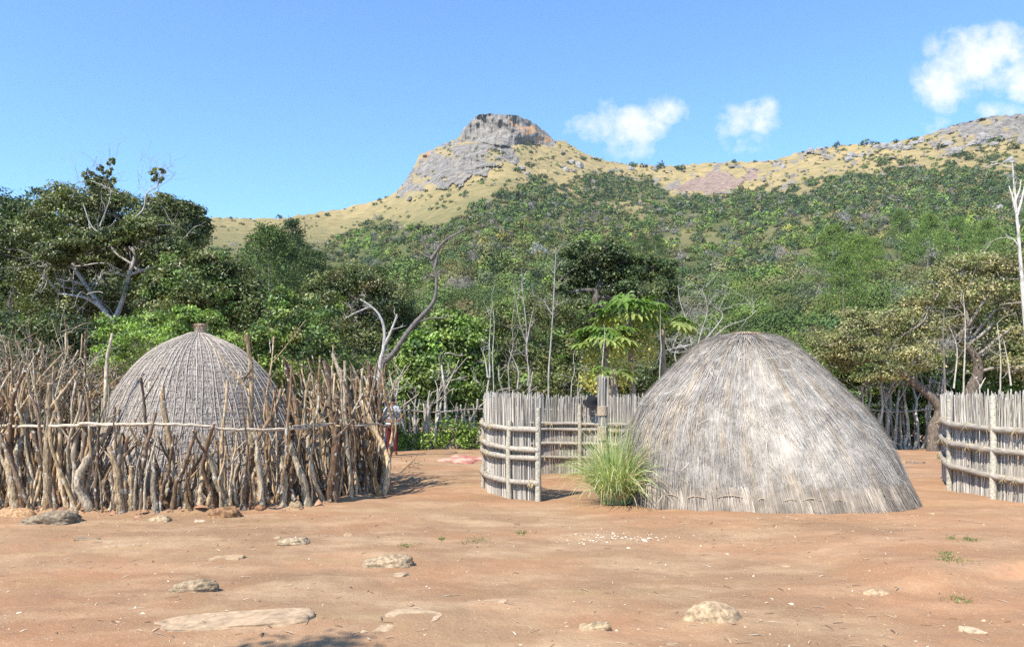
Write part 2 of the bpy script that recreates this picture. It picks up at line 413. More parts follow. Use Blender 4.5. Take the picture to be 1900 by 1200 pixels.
def masks(u, y):
    n = (fbm(np.stack([u * .05, y * .05, u * 0], 1), 4, 40) - .5); n2 = (fbm(np.stack([u * .05, y * .05, u * 0 + 9], 1), 4, 44) - .5)
    uj, yj = u + n * 44, y + n2 * 34
    rock = (inpoly(uj, yj, POLY_CRAG) | inpoly(uj, yj, POLY_SLAB) | inpoly(uj, yj, POLY_DOME) | inpoly(uj, yj, POLY_DOME2) | inpoly(uj, yj, POLY_RIGHT)).astype(float)
    crag = inpoly(u + n * 12, y + n2 * 8, POLY_CRAG).astype(float)
    out = (fbm(np.stack([u * .07, y * .12, u * 0 + 3], 1), 4, 51) > .635) & (y < np.interp(u, RX, RY_) + 60) & (u > 1040)
    rock = np.maximum(rock, out * .9)
    pat = fbm(np.stack([u * .035, y * .075, u * 0], 1), 3, 60)
    grassy = smooth(.56, .64, pat) * (1 - crag) * (1 - (inpoly(u, y, POLY_DOME) | inpoly(u, y, POLY_DOME2)))
    rock = rock * (1 - .8 * grassy)
    orange = (inpoly(uj, yj, POLY_OR) + .5 * inpoly(uj, yj, POLY_OR2)).astype(float) * .85 * smooth(.34, .46, fbm(np.stack([u * .12, y * .12, u * 0], 1), 3, 71))
    brown = (inpoly(uj, yj, POLY_DOME) | inpoly(uj, yj, POLY_DOME2)).astype(float)
    return rock, orange, brown, crag
WK = [0, .15, .3, .45, .6, .75, .9, 1, 1.4]; TK = [0, .03, .09, .185, .33, .53, .8, 1, 1.5]
UG = np.arange(-1300, 3600, 5.); _k = np.exp(-.5 * (np.arange(-36, 37) / 11.) ** 2); _k /= _k.sum()
EG = np.convolve(np.pad(ridge_e(UG), 36, 'edge'), _k, 'valid')
def hill_d(u, e):
    E, D = np.interp(u, UG, EG), ridge_D(u)
    W = (e + .04) / (E + .04)
    ec = (HZ - np.interp(u, CRAG[:, 0], CRAG[:, 1])) / F
    wc = (ec + .04) / (E + .04)
    inc = (u > 842) & (u < 1034) & (W > wc)
    fade = np.minimum(smooth(842, 868, u), 1 - smooth(985, 1034, u)); W2 = np.where(inc, wc + (W - wc) * (1 - .7 * fade), W)
    d = 45 + (D - 45) * np.interp(W2, WK, TK)
    y = HZ - e * F
    k = smooth(60, 250, d)
    d = d + k * d * .05 * (fbm(np.stack([u * .011, y * .018, u * 0], 1), 3, 31) - .5) * (1 - .5 * smooth(.9, 1, W))
    return d
def hill_dr(u, e):
    y = HZ - e * F
    d = hill_d(u, e)
    rock, orange, brown, crag = masks(u, y)
    a = fbm(np.stack([u * .09, y * .03, u * 0], 1), 5, 81); b = fbm(np.stack([u * .03 + y * .02, y * .14, u * 0], 1), 4, 85)
    rdg = 1 - np.abs(2 * a - 1)
    rel = (rdg - .6) * 26 + (b - .5) * 30
    d = d - rock * (1 - brown) * (1 - .35 * crag) * rel + crag * ((b - .5) * 22 + (fbm(np.stack([u * .03, y * .04, u * 0], 1), 3, 95) - .5) * 60) - brown * (a - .4) * 16
    d = d - (1 - rock) * smooth(150, 500, d) * (fbm(np.stack([u * .06, y * .1, u * 0], 1), 4, 88) - .5) * 9
    return d, rock, orange, brown

us = np.concatenate([np.arange(-900, 300, 14), np.arange(300, 700, 3), np.arange(700, 1120, 1.25), np.arange(1120, 1960, 2.5), np.arange(1960, 3200, 16)])
NV = 360
wv = np.linspace(0, 1, NV)
U, Wg = np.meshgrid(us, wv)
Eg = ridge_e(U) + .0012 * (fbm(np.stack([U.ravel() * .18, U.ravel() * 0, U.ravel() * 0], 1), 3, 90).reshape(U.shape) - .5) * Wg ** 20 * 4
ee = -.04 + Wg * (Eg + .04)
d, rock, orange, brown = hill_dr(U.ravel(), ee.ravel())
d = d.reshape(U.shape)
V = np.stack([(U - 950) / F * d, d, HC + ee * d], -1)
back = []
for q, (dd, dz) in enumerate([(12, -3), (40, -14), (120, -60), (300, -160), (700, -420)]):
    b_ = V[-1].copy(); b_[:, 0] += (us - 950) / F * dd; b_[:, 1] += dd; b_[:, 2] += dz; back.append(b_)
VV = np.concatenate([V, np.array(back)]); nr = len(VV); nc = len(us)
cc = np.stack([rock, orange, brown], 1).reshape(NV, nc, 3)
cc = np.concatenate([cc, np.repeat(cc[-1:], 5, 0)])
mb = MB(); i = (np.arange(nr - 1)[:, None] * nc + np.arange(nc - 1)).ravel()
mb.add(VV.reshape(-1, 3), np.stack([i, i + 1, i + nc + 1, i + nc], 1), cc.reshape(-1, 3), True)
m, nt = new_mat('hill_ground')
v = mapping(nt)
sp = nt.nodes.new('ShaderNodeSeparateColor'); L(nt, attr(nt), sp.inputs[0])
n1 = noise(nt, v, .02, 6, .65); n2 = noise(nt, v, .09, 6, .7); n3 = noise(nt, mapping(nt, (1, 1, .3)), .11, 8, .72); n4 = noise(nt, mapping(nt, (1, .6, .16)), .2, 7, .7)
g = mixc(nt, ramp(nt, n1, [(.38, 0.), (.62, 1.)]), (.375, .28, .13), (.29, .225, .105))
g = mixc(nt, ramp(nt, n2, [(.47, 0.), (.62, .85)]), g, (.20, .175, .085))
g = mixc(nt, ramp(nt, n2, [(.32, .6), (.46, 0.)]), g, (.43, .33, .165))
# lower slopes are green under the trees
sz = nt.nodes.new('ShaderNodeSeparateXYZ'); L(nt, v, sz.inputs[0])
hh = N(nt, 'ShaderNodeMath'); hh.operation = 'MULTIPLY_ADD'; hh.inputs[1].default_value = .004; hh.inputs[2].default_value = 0
L(nt, sz.outputs[2], hh.inputs[0])
g = mixc(nt, ramp(nt, hh.outputs[0], [(.35, .8), (.85, 0.)]), g, (.105, .115, .048))
g = mixc(nt, attr(nt, 'Veg'), g, mixc(nt, ramp(nt, n2, [(.35, 0.), (.65, 1.)]), (.055, .07, .025), (.12, .13, .045)))
rk = mixc(nt, ramp(nt, n3, [(.36, 0.), (.6, 1.)]), (.12, .11, .10), (.29, .262, .235))
cr = N(nt, 'ShaderNodeMath'); cr.operation = 'SUBTRACT'; cr.inputs[1].default_value = .5; L(nt, noise(nt, mapping(nt, (1, 1, .45)), .055, 5, .6), cr.inputs[0])
ca_ = N(nt, 'ShaderNodeMath'); ca_.operation = 'ABSOLUTE'; L(nt, cr.outputs[0], ca_.inputs[0])
rk = mixc(nt, ramp(nt, ca_.outputs[0], [(.0, .85), (.02, 0.)]), rk, (.05, .045, .042))
rk = mixc(nt, ramp(nt, n4, [(.3, .75), (.47, 0.)]), rk, (.055, .05, .047))
rk = mixc(nt, ramp(nt, n2, [(.55, 0.), (.68, .55)]), rk, (.34, .3, .17))
rk = mixc(nt, sp.outputs[1], rk, (.46, .25, .12))
bw = mixc(nt, ramp(nt, n4, [(.4, 0.), (.6, 1.)]), (.19, .13, .105), (.31, .225, .18))
rk = mixc(nt, sp.outputs[2], rk, bw)
c = mixc(nt, sp.outputs[0], g, rk)
pr = N(nt, 'ShaderNodeBsdfPrincipled', Roughness=.95); pr.inputs['Specular IOR Level'].default_value = .1
L(nt, c, pr.inputs['Base Color'])
b1 = N(nt, 'ShaderNodeBump', Strength=.9, Distance=4.0); L(nt, n3, b1.inputs['Height'])
L(nt, b1.outputs[0], pr.inputs['Normal'])
o = nt.nodes.new('ShaderNodeOutputMaterial'); L(nt, pr.outputs[0], o.inputs[0])
hill_ob = tag(mb.build('hills', m), kind='structure')

# ------------------------------------------------------------------ foliage on the hills
PAL_HILL = {
 'dark green': (.05, .082, .028), 'mid green': (.095, .138, .036), 'bright green': (.15, .215, .044), 'olive': (.14, .142, .052), 'blue grey green': (.085, .112, .058),
 'grey leafless': (.25, .23, .205), 'rusty': (.19, .155, .065), 'yellow green': (.22, .22, .055)}
def unit_crown(n, sub, size, kind='round', asp=.7):
    mb = MB()
    if kind == 'pine':
        kc = 110; tc_ = .22 + .78 * R.random(kc) ** .9; ac = R.random(kc) * 6.283; rc = .46 * (1 - .9 * ((tc_ - .22) / .78) ** 1.7) * (.3 + .7 * R.random(kc) ** .5)
        cc_ = np.stack([np.cos(ac) * rc, np.sin(ac) * rc, tc_], 1); wi = R.integers(0, kc, n)
        p = cc_[wi] + R.normal(size=(n, 3)) * np.array([.055, .055, .028]) * (1.15 - .5 * tc_[wi])[:, None]
        mb.leaves(p, unit(R.normal(size=(n, 3)) + [0, 0, .5]), size * (.6 + .8 * R.random(n)), asp, np.ones((n, 3)) * (.75 + .5 * R.random((n, 1))))
        return np.concatenate(mb.V), np.concatenate(mb.C)
    dirs = unit(R.normal(size=(sub, 3))); dirs[:, 2] = np.abs(dirs[:, 2]) * .9 + .05 * R.normal(size=sub)
    rad = .35 + .6 * R.random(sub) ** .5
    cen = dirs * rad[:, None] * np.array([1, 1, .95]) + [0, 0, .12]
    w = R.integers(0, sub, n); tint = .75 + .5 * R.random(sub)
    g = R.normal(size=(n, 3)) * .17
    p = cen[w] + g
    nr_ = unit(p - [0, 0, .1] + .38 * R.normal(size=(n, 3)) + unit(g) * .6)
    col = np.ones((n, 3)) * (tint[w] * (.8 + .4 * R.random(n)))[:, None]
    mb.leaves(p, nr_, size * (.6 + .8 * R.random(n)), asp, col)
    return np.concatenate(mb.V), np.concatenate(mb.C)
FAR = [unit_crown(110, 14, .33) for _ in range(5)]
MID = [unit_crown(430, 24, .17) for _ in range(5)]
BIG = [unit_crown(2500, 50, .074) for _ in range(5)]
FARG = [unit_crown(110, 14, .5, asp=.14) for _ in range(2)]
MIDG = [unit_crown(330, 26, .42, asp=.08) for _ in range(2)]
BIGG = [unit_crown(1500, 46, .22, asp=.07) for _ in range(2)]
PINE = [unit_crown(6000, 1, .034, 'pine', .28) for _ in range(3)]

def veg_line(u): return np.interp(u, [-900, 300, 380, 450, 520, 600, 660, 700, 760, 830, 880, 940, 985, 1040, 1090, 1140, 1210, 1250, 1290, 1330, 1420, 1480, 1560, 1600, 1660, 1720, 1760, 1820, 1900, 2600, 3200],
                                     [480, 470, 455, 440, 442, 440, 412, 396, 392, 398, 372, 345, 322, 330, 318, 312, 312, 330, 350, 356, 335, 312, 302, 300, 300, 300, 290, 300, 300, 380, 440])
def veg_dens(u, y):
    b = veg_line(u) + 26 * (fbm(np.stack([u * .03, y * .03, u * 0], 1), 3, 101) - .5)
    k = smooth(-4, 34, y - b) * (1 - .6 * smooth(.59, .68, fbm(np.stack([u * .016, y * .034, u * 0 + 4], 1), 3, 107)) * (y < 520))
    ridge_y = np.interp(u, RX, RY_)
    spare = .07 + .16 * (fbm(np.stack([u * .02, y * .04, u * 0], 1), 3, 103) > .56)
    rock = masks(u, y)[0]
    tan = inpoly(u, y, [(735, 425), (770, 405), (850, 372), (905, 350), (930, 352), (880, 385), (830, 412), (780, 425)])
    golden = inpoly(u, y, [(1225, 352), (1250, 325), (1300, 312), (1440, 305), (1480, 316), (1420, 335), (1330, 358), (1260, 365)])
    dd = np.maximum(k, spare * (1 - .9 * (y < ridge_y + 3))) * np.where(rock > .5, .12, 1) * np.where(tan, .1, 1) * np.where(golden, .12, 1)
    return np.where(inpoly(u, y, POLY_CRAG), .01, dd)
vg = veg_dens(U.ravel(), (HZ - ee * F).ravel()).reshape(U.shape); vg = np.concatenate([vg, np.repeat(vg[-1:] * 0, 5, 0)]).ravel()
va = hill_ob.data.color_attributes.new('Veg', 'FLOAT_COLOR', 'POINT'); v4 = np.ones((len(vg), 4), np.float32); v4[:, :3] = (smooth(.25, .9, vg) * .85)[:, None]
va.data.foreach_set('color', v4.ravel())
ins = []      # u, y, d, radius, squash, colour name
names = list(PAL_HILL)
band = [(255, 300), (300, 340), (340, 370), (370, 400), (400, 430), (430, 460), (460, 490), (490, 520), (520, 550), (550, 580), (580, 610), (610, 640), (640, 665), (665, 690)]
for (y0, y1) in band:
    n_c = 16000
    u = R.uniform(330, 2000, n_c); y = R.uniform(y0, y1, n_c)
    e = (HZ - y) / F
    ok = e < ridge_e(u)
    u, y, e = u[ok], y[ok], e[ok]
    dr, rock, _, _ = hill_dr(u, e)
    rad = np.where(R.random(len(u)) < .2, 1.25, 1.) * R.uniform(1.8, 4.3, len(u)) * (1 + .3 * smooth(430, 520, y))
    rpx = rad * F / dr
    dens = veg_dens(u, y)
    area = 1670 * (y1 - y0); cover = 0.0
    tgt = 4.0 * area
    cs = np.cumsum(np.where(True, rpx * rpx * 1.5, 0))
    last = np.searchsorted(cs, tgt)
    keep = (np.arange(len(u)) < last) & (R.random(len(u)) < dens)
    sel = np.nonzero(keep)[0]
    zone = fbm(np.stack([u * .012, y * .02, u * 0], 1), 3, 111)
    for q in sel:
        h = R.random(); z_ = zone[q]
        if y[q] < 400:
            nm = 'dark green' if h < .34 else 'blue grey green' if h < .46 else 'mid green' if h < .7 else 'olive' if h < .86 else 'bright green' if h < .92 else 'grey leafless'
        else:
            nm = ('mid green' if h < .27 else 'dark green' if h < .42 else 'olive' if h < .6 else 'bright green' if h < .74 else 'grey leafless' if h < .87 else 'blue grey green' if h < .93 else 'rusty' if h < .97 else 'yellow green')
            if z_ > .56 and h > .5: nm = 'grey leafless' if R.random() < .4 else 'olive'
            if z_ < .44 and h > .5: nm = 'bright green' if R.random() < .6 else 'mid green'
        sz_ = rad[q]
        if dens[q] < .3: sz_ *= .55
        ins.append([u[q], y[q], dr[q], sz_, R.uniform(.75, 1.25), nm])
# bushes standing on the skyline and single dark bushes seen in the photograph
for (px, py, rp) in [(430, 404, 5), (465, 406, 3), (519, 402, 7), (605, 400, 8), (590, 402, 5), (640, 388, 3), (705, 372, 6), (717, 366, 4), (695, 380, 7), (865, 358, 7), (1082, 296, 9), (1104, 296, 6), (1113, 298, 6),
                     (1175, 308, 10), (1195, 310, 9), (1225, 312, 12), (1260, 314, 12), (1364, 299, 7), (1402, 299, 5), (1426, 300, 3), (1490, 280, 4), (1533, 272, 4), (1552, 268, 9), (1577, 268, 3), (1606, 267, 12), (1625, 268, 8),
                     (1660, 265, 8), (1700, 258, 8), (1690, 256, 6), (1780, 290, 14), (1800, 296, 14), (1830, 300, 16), (1850, 262, 12), (1880, 276, 14), (1745, 275, 10), (1680, 305, 18), (1640, 306, 16), (980, 308, 10), (960, 318, 9), (1010, 330, 9), (1265, 262 + 52, 8)]:
    e = (HZ - py - 1) / F
    e = min(e, float(ridge_e(np.array([px]))[0]) - .001)
    dd = float(hill_dr(np.array([px * 1.]), np.array([e]))[0][0])
    ins.append([px, HZ - e * F, dd, rp * dd / F, 1.0, 'dark green'])
# order by size in the picture
ins.sort(key=lambda q: -q[3] / q[2])
near = ins[:250]; rest = ins[250:]
def place(V, C, pos, r, sq, rot, col):
    c_, s_ = np.cos(rot), np.sin(rot)
    W_ = V * r * np.array([1, 1, sq])
    W_ = np.stack([W_[:, 0] * c_ - W_[:, 1] * s_, W_[:, 0] * s_ + W_[:, 1] * c_, W_[:, 2]], 1) + pos
    return W_, C * col
mbf = MB(); accV, accC = [], []
for (u, y, dd, r, sq, nm) in rest:
    grey = nm == 'grey leafless'
    rp = r * F / dd
    lib = (MIDG if grey else MID) if rp > 13 else (FARG if grey else FAR)
    Vt, Ct = lib[R.integers(len(lib))]
    pos = np.array([(u - 950) / F * dd, dd, HC + (HZ - y) / F * dd - .1 * r])
    col = np.array(PAL_HILL[nm]) * (.75 if grey else 1.02) * R.uniform(.7, 1.35) * np.array([R.uniform(.9, 1.12), 1, R.uniform(.85, 1.15)])
    a, b = place(Vt, Ct, pos, r, sq, R.random() * 6.28, col)
    accV.append(a); accC.append(b)
accV = np.concatenate(accV); accC = np.concatenate(accC)
mbf.add(accV, np.arange(len(accV)).reshape(-1, 4), accC)
tag(mbf.build('hillside_bush', M_hillleaf), 'mixed green, olive and grey bush cover on the far hillside', 'bush cover', kind='stuff')

def lib_mesh(name, V, C, mat):
    q = MB(); q.add(V, np.arange(len(V)).reshape(-1, 4), C); ob = q.build(name, mat); me = ob.data; bpy.data.objects.remove(ob); return me
def trunk_mesh():
    q = MB()
    q.tube(resample([[0, 0, -.3], [.03, .02, .1], [-.02, .03, .45]], 3), np.linspace(.07, .04, 7), (.2, .17, .14), 6)
    for k in range(5):
        a_ = k * 1.26 + R.random(); q.tube(resample([[0, .02, .05 + .06 * k], [.25 * math.cos(a_), .25 * math.sin(a_), .3 + .05 * k], [.6 * math.cos(a_), .6 * math.sin(a_), .55]], 3), np.linspace(.035, .012, 7), (.2, .17, .14), 5)
    ob = q.build('trunk', M_deadwood); me = ob.data; bpy.data.objects.remove(ob); return me
me_big = [lib_mesh('crown', V_, C_, M_hillleaf) for V_, C_ in BIG]
me_bigg = [lib_mesh('crown', V_, C_, M_hillleaf) for V_, C_ in BIGG]
me_mid = [lib_mesh('hill_tree', V_, C_, M_hillleaf) for V_, C_ in MID]
me_midg = [lib_mesh('hill_tree', V_, C_, M_hillleaf) for V_, C_ in MIDG]
me_trunk = trunk_mesh()
def zone_txt(u, y):
    h = 'high below' if y < 440 else 'midway below' if y < 520 else 'low below' if y < 600 else 'at the foot of the slope below'
    p = 'the golden saddle' if u < 620 else 'the grey rock slab' if u < 850 else 'the craggy summit' if u < 1050 else 'the grassy dip' if u < 1260 else 'the brown granite dome' if u < 1450 else 'the yellow grass ridge' if u < 1680 else 'the rocky right-hand ridge'
    return h + ' ' + p
for (u, y, dd, r, sq, nm) in near:
    grey = nm == 'grey leafless'
    pos = ((u - 950) / F * dd, dd, HC + (HZ - y) / F * dd - .1 * r)
    lab = ('grey leafless bushy tree ' if grey else nm.replace('blue grey green', 'blue-green') + ' leafy tree ') + zone_txt(u, y)
    k = (.72 if nm == 'grey leafless' else .98) * R.uniform(.75, 1.3); cl = PAL_HILL[nm]
    if r * F / dd > 24:
        o = thing('hill_tree', lab, 'tree', pos, 'trees on the hillside')
        c_ = bpy.data.objects.new('crown', (me_bigg if grey else me_big)[R.integers(2 if grey else 5)])
        t_ = bpy.data.objects.new('trunk', me_trunk)
        for q in (c_, t_): COL.objects.link(q); q.parent = o
    else:
        o = c_ = bpy.data.objects.new('hill_tree', (me_midg if grey else me_mid)[R.integers(2 if grey else 5)])
        COL.objects.link(o); o.location = pos; tag(o, lab, 'tree', 'trees on the hillside')
    o.scale = (r, r, r * sq); o.rotation_euler = (0, 0, R.random() * 6.28)
    c_.color = (cl[0] * k * R.uniform(.9, 1.12), cl[1] * k, cl[2] * k, 1)

# pines
me_pine = [lib_mesh('crown', V_, C_, M_hillleaf) for V_, C_ in PINE]
q = MB(); q.tube(resample([[0, 0, -.05], [.004, 0, .3], [-.003, .004, .7], [0, 0, .98]], 3), np.linspace(.014, .003, 10), (.24, .2, .17), 6)
ob = q.build('trunk', M_deadwood); me_ptr = ob.data; bpy.data.objects.remove(ob)
for (px, by, ty, wd, col, lab) in [
    (500, 668, 415, .92, (.065, .105, .035), 'tall mid green pine in front of the golden saddle, left of two darker pines'),
    (541, 650, 408, .72, (.036, .06, .028), 'dark rounded pine rising behind the tall mid green pine'),
    (577, 672, 462, .95, (.05, .08, .034), 'shorter dull green pine right of the dark rounded pine'),
    (445, 655, 492, .9, (.05, .075, .035), 'short dull pine close to the big evergreen on the left'),
    (1545, 548, 414, .8, (.075, .115, .036), 'leftmost pine of the right slope pine stand'),
    (1592, 560, 432, .85, (.085, .13, .036), 'light green pine in the right slope stand, left of the bare-trunked one'),
    (1668, 496, 386, .62, (.06, .095, .034), 'tall bare-trunked pine in the middle of the right slope stand'),
    (1622, 535, 440, .75, (.08, .12, .036), 'slim pine just left of the tall bare-trunked pine'),
    (1722, 505, 396, .8, (.075, .12, .036), 'bushy pine right of the tall bare-trunked pine'),
    (1778, 500, 400, .85, (.07, .115, .036), 'broad pine near the right end of the stand'),
    (1830, 510, 408, .8, (.075, .115, .036), 'rightmost pine of the right slope stand'),
    (1565, 600, 470, .8, (.07, .11, .034), 'bright pine low on the right slope behind the thatched hut'),
    (1190, 492, 432, .95, (.062, .1, .034), 'small round-topped pine on the middle slope, left of a pair'),
    (1217, 492, 436, .95, (.065, .105, .034), 'small round-topped pine on the middle slope, right of a pair')]:
    e = (HZ - by) / F; dd = float(hill_dr(np.array([px * 1.]), np.array([e]))[0][0])
    h = (by - ty) * dd / F
    o = thing('pine_tree', lab, 'tree', ((px - 950) / F * dd, dd, HC + e * dd - .02 * h), 'pines on the hillside')
    o.scale = (h * wd, h * wd, h); o.rotation_euler = (0, 0, R.random() * 6.28)
    c_ = bpy.data.objects.new('crown', me_pine[R.integers(3)]); t_ = bpy.data.objects.new('trunk', me_ptr)
    for q in (c_, t_): COL.objects.link(q); q.parent = o
    k = 1.75 if px > 1300 else 1.3; c_.color = (col[0] * k * 1.05, col[1] * k, col[2] * k * .7, 1)

# ------------------------------------------------------------------ rock shapes
def rock_mesh(w_, dpt, h, kind, seed):
    nlat, nlon = 30, 54
    th = np.linspace(0, math.pi * .62, nlat)[:, None]; ph = np.linspace(0, 2 * math.pi, nlon, endpoint=False)[None]
    x = np.sin(th) * np.cos(ph); y = np.sin(th) * np.sin(ph); z = np.cos(th) * np.ones_like(ph)
    p = np.stack([x, y, z], -1).reshape(-1, 3)
    if kind in ('rough', 'slab', 'flat'):
        p = p / (np.abs(p) ** 3).sum(1, keepdims=True) ** (1 / 3) * .92
    am = {'rough': .5, 'round': .2, 'slab': .22, 'flat': .45}[kind]
    k = 1 + am * (fbm(p * 1.7 + seed * 3.1, 4, seed) - .5) * 1.6 + .12 * am * (fbm(p * 9 + seed, 3, seed + 5) - .5) * 2
    if kind == 'rough':
        rg = 1 - np.abs(2 * fbm(p * np.array([2.2, 2.2, 4]) + seed, 3, seed + 9) - 1); k += .32 * (rg - .6); p = p * np.stack([p[:, 0] * 0 + 1, p[:, 0] * 0 + 1, .68 + .4 * smooth(-.9, .75, p[:, 0])], 1)
    p = p * k[:, None]
    if kind in ('slab', 'flat'):
        top = .45 + .22 * p[:, 0] * (1 if seed % 2 else -1) + .1 * (fbm(p * 3 + seed, 3, 77) - .5)
        p[:, 2] = np.minimum(p[:, 2], top) / .55
    V_ = p * np.array([w_ / 2, dpt / 2, h])
    i = (np.arange(nlat - 1)[:, None] * nlon + np.arange(nlon)).ravel(); j = (np.arange(nlat - 1)[:, None] * nlon + (np.arange(nlon) + 1) % nlon).ravel()
    return V_, np.stack([i, i + nlon, j + nlon, j], 1)
for k, r in enumerate(ROCKS):
    x, y, w_, h = RPOS[k]
    dep = max(w_ * r[4], .03) * (1.6 if r[6] == 'slab' else 1.)
    y2 = y + dep * .45
    V_, F_ = rock_mesh(w_ * 1.04, dep, h * (.72 if r[6] == 'rough' else .75), r[6], k)
    if r[6] == 'slab' : 
        a_ = .25 if r[0] == 415 else -.2
        V_ = np.stack([V_[:, 0] * math.cos(a_) - V_[:, 1] * math.sin(a_), V_[:, 0] * math.sin(a_) + V_[:, 1] * math.cos(a_), V_[:, 2] * .38], 1)
    mb = MB(); mb.add(V_, F_, np.array(r[5]) * (1.0 if max(r[5]) - min(r[5]) < .06 else np.array([.8, .7, .57])), True)
    o = mb.build('rock' if r[2] < 60 else 'boulder', M_slab if r[6] in ('slab', 'flat') else M_stone); o.location = (x, y2, gz1(x, y2) - .02)
    tag(o, r[7], 'rock', 'stones lying in the yard')
# boulders on the far ridge: one shape, copied
V_, F_ = rock_mesh(2, 1.7, 1, 'rough', 5)
mb = MB(); mb.add(V_, F_, np.array((.27, .25, .235)), True); ob0 = mb.build('ridge_boulder', M_stone)
BL = [(1502, 280, 6), (1520, 276, 5), (1640, 272, 7), (1655, 274, 8), (1668, 270, 7), (1682, 276, 9), (1695, 266, 8), (1708, 262, 7), (1625, 274, 6), (1580, 290, 9), (1598, 288, 6), (1572, 296, 7), (1755, 268, 9), (1772, 282, 10), (1800, 268, 9), (1822, 258, 10),
      (1842, 268, 8), (1870, 300, 9), (1060, 300, 6), (1075, 308, 7), (1050, 315, 6), (968, 312, 8), (978, 322, 7), (1440, 306, 6), (1452, 310, 5), (1850, 392, 9), (1868, 396, 8), (1170, 300 + 13, 6), (1012, 398, 8), (985, 386, 6)]
for k, (px, py, rp) in enumerate(BL):
    o = ob0 if k == 0 else ob0.copy()
    if k: COL.objects.link(o)
    e = min((HZ - py - 2) / F, float(ridge_e(np.array([px]))[0]) - .0015); dd = float(hill_dr(np.array([px * 1.]), np.array([e]))[0][0]); s_ = rp * dd / F
    o.location = ((px - 950) / F * dd, dd - .4 * s_, HC + e * dd - .25 * s_); o.scale = (s_, s_, s_ * R.uniform(.8, 1.5)); o.rotation_euler = (R.uniform(-.3, .3), R.uniform(-.3, .3), R.random() * 6)
    where = 'on the slope below the summit crag' if px < 1200 else 'on the yellow grass ridge' if px < 1620 else 'on the rocky right-hand ridge'
    tag(o, 'grey weathered boulder ' + where, 'boulder', 'boulders on the ' + ('peak' if px < 1200 else 'grass ridge' if px < 1620 else 'right-hand ridge'))
exec_marker = None

# ------------------------------------------------------------------ trees of the middle distance
def limb(mb, a, b, r0, r1, col, bend=.12, n=4, sides=6):
    a = np.asarray(a, float); b = np.asarray(b, float); ln = np.linalg.norm(b - a)
    t = np.linspace(0, 1, n)[:, None]
    pts = a + (b - a) * t + R.normal(size=(n, 3)) * bend * ln * np.sin(t * math.pi)
    pts = resample(pts, 3)
    mb.tube(pts, np.linspace(r0, r1, len(pts)), col, sides, cap=False, rn=.08)
    return pts
def twigs(mb, a, d, ln, r, col, depth, spread=.7, sides=5):
    d = unit(np.asarray(d, float))
    n = 4; pts = [np.asarray(a, float)]; dd = d
    for q in range(n):
        dd = unit(dd + R.normal(size=3) * .22); pts.append(pts[-1] + dd * ln / n)
    p = resample(pts, 2); mb.tube(p, np.linspace(r, r * .55, len(p)), col, sides, cap=False)
    if depth > 0:
        for q in range(R.integers(2, 4)):
            k = R.integers(len(p) // 2, len(p)); twigs(mb, p[k], dd + R.normal(size=3) * spread, ln * R.uniform(.5, .8), r * .55, col, depth - 1, spread, max(sides - 1, 3))
def crown_fill(mb, blobs, sub, nleaf, size, pal, asp=.55, spread=.2, up=.4, hole=.35, tintvar=.25, cen_only=False):
    """blobs: list of (centre xyz, radius xyz)"""
    cs = []
    for (c, r) in blobs:
        k = max(4, int(sub)); dirs = unit(R.normal(size=(k, 3)))
        rad = hole + (1.16 - hole) * R.random(k) ** .65
        cs.append((c + dirs * rad[:, None] * r, np.repeat(np.array([r]), k, 0), np.repeat(np.array([c]), k, 0)))
    cen = np.concatenate([q[0] for q in cs]); rr = np.concatenate([q[1] for q in cs]); bc = np.concatenate([q[2] for q in cs])
    n = len(cen) * nleaf; wi = np.repeat(np.arange(len(cen)), nleaf)
    g = R.normal(size=(n, 3)); p = cen[wi] + g * rr[wi] * spread * np.array([1, 1, .75])
    nr_ = unit(unit(p - bc[wi]) * .7 + unit(g) * .5 + np.array([0, 0, up]) + .6 * R.normal(size=(n, 3)))
    tint = 1 + tintvar * R.normal(size=len(cen)); pc = np.asarray(pal)[R.integers(0, len(pal), len(cen))]
    col = np.clip(pc[wi] * tint[wi][:, None] * (1 + .18 * R.normal(size=(n, 1))), .008, .6)
    mb.leaves(p, nr_, size * (.6 + .7 * R.random(n)), asp, col)
    return cen
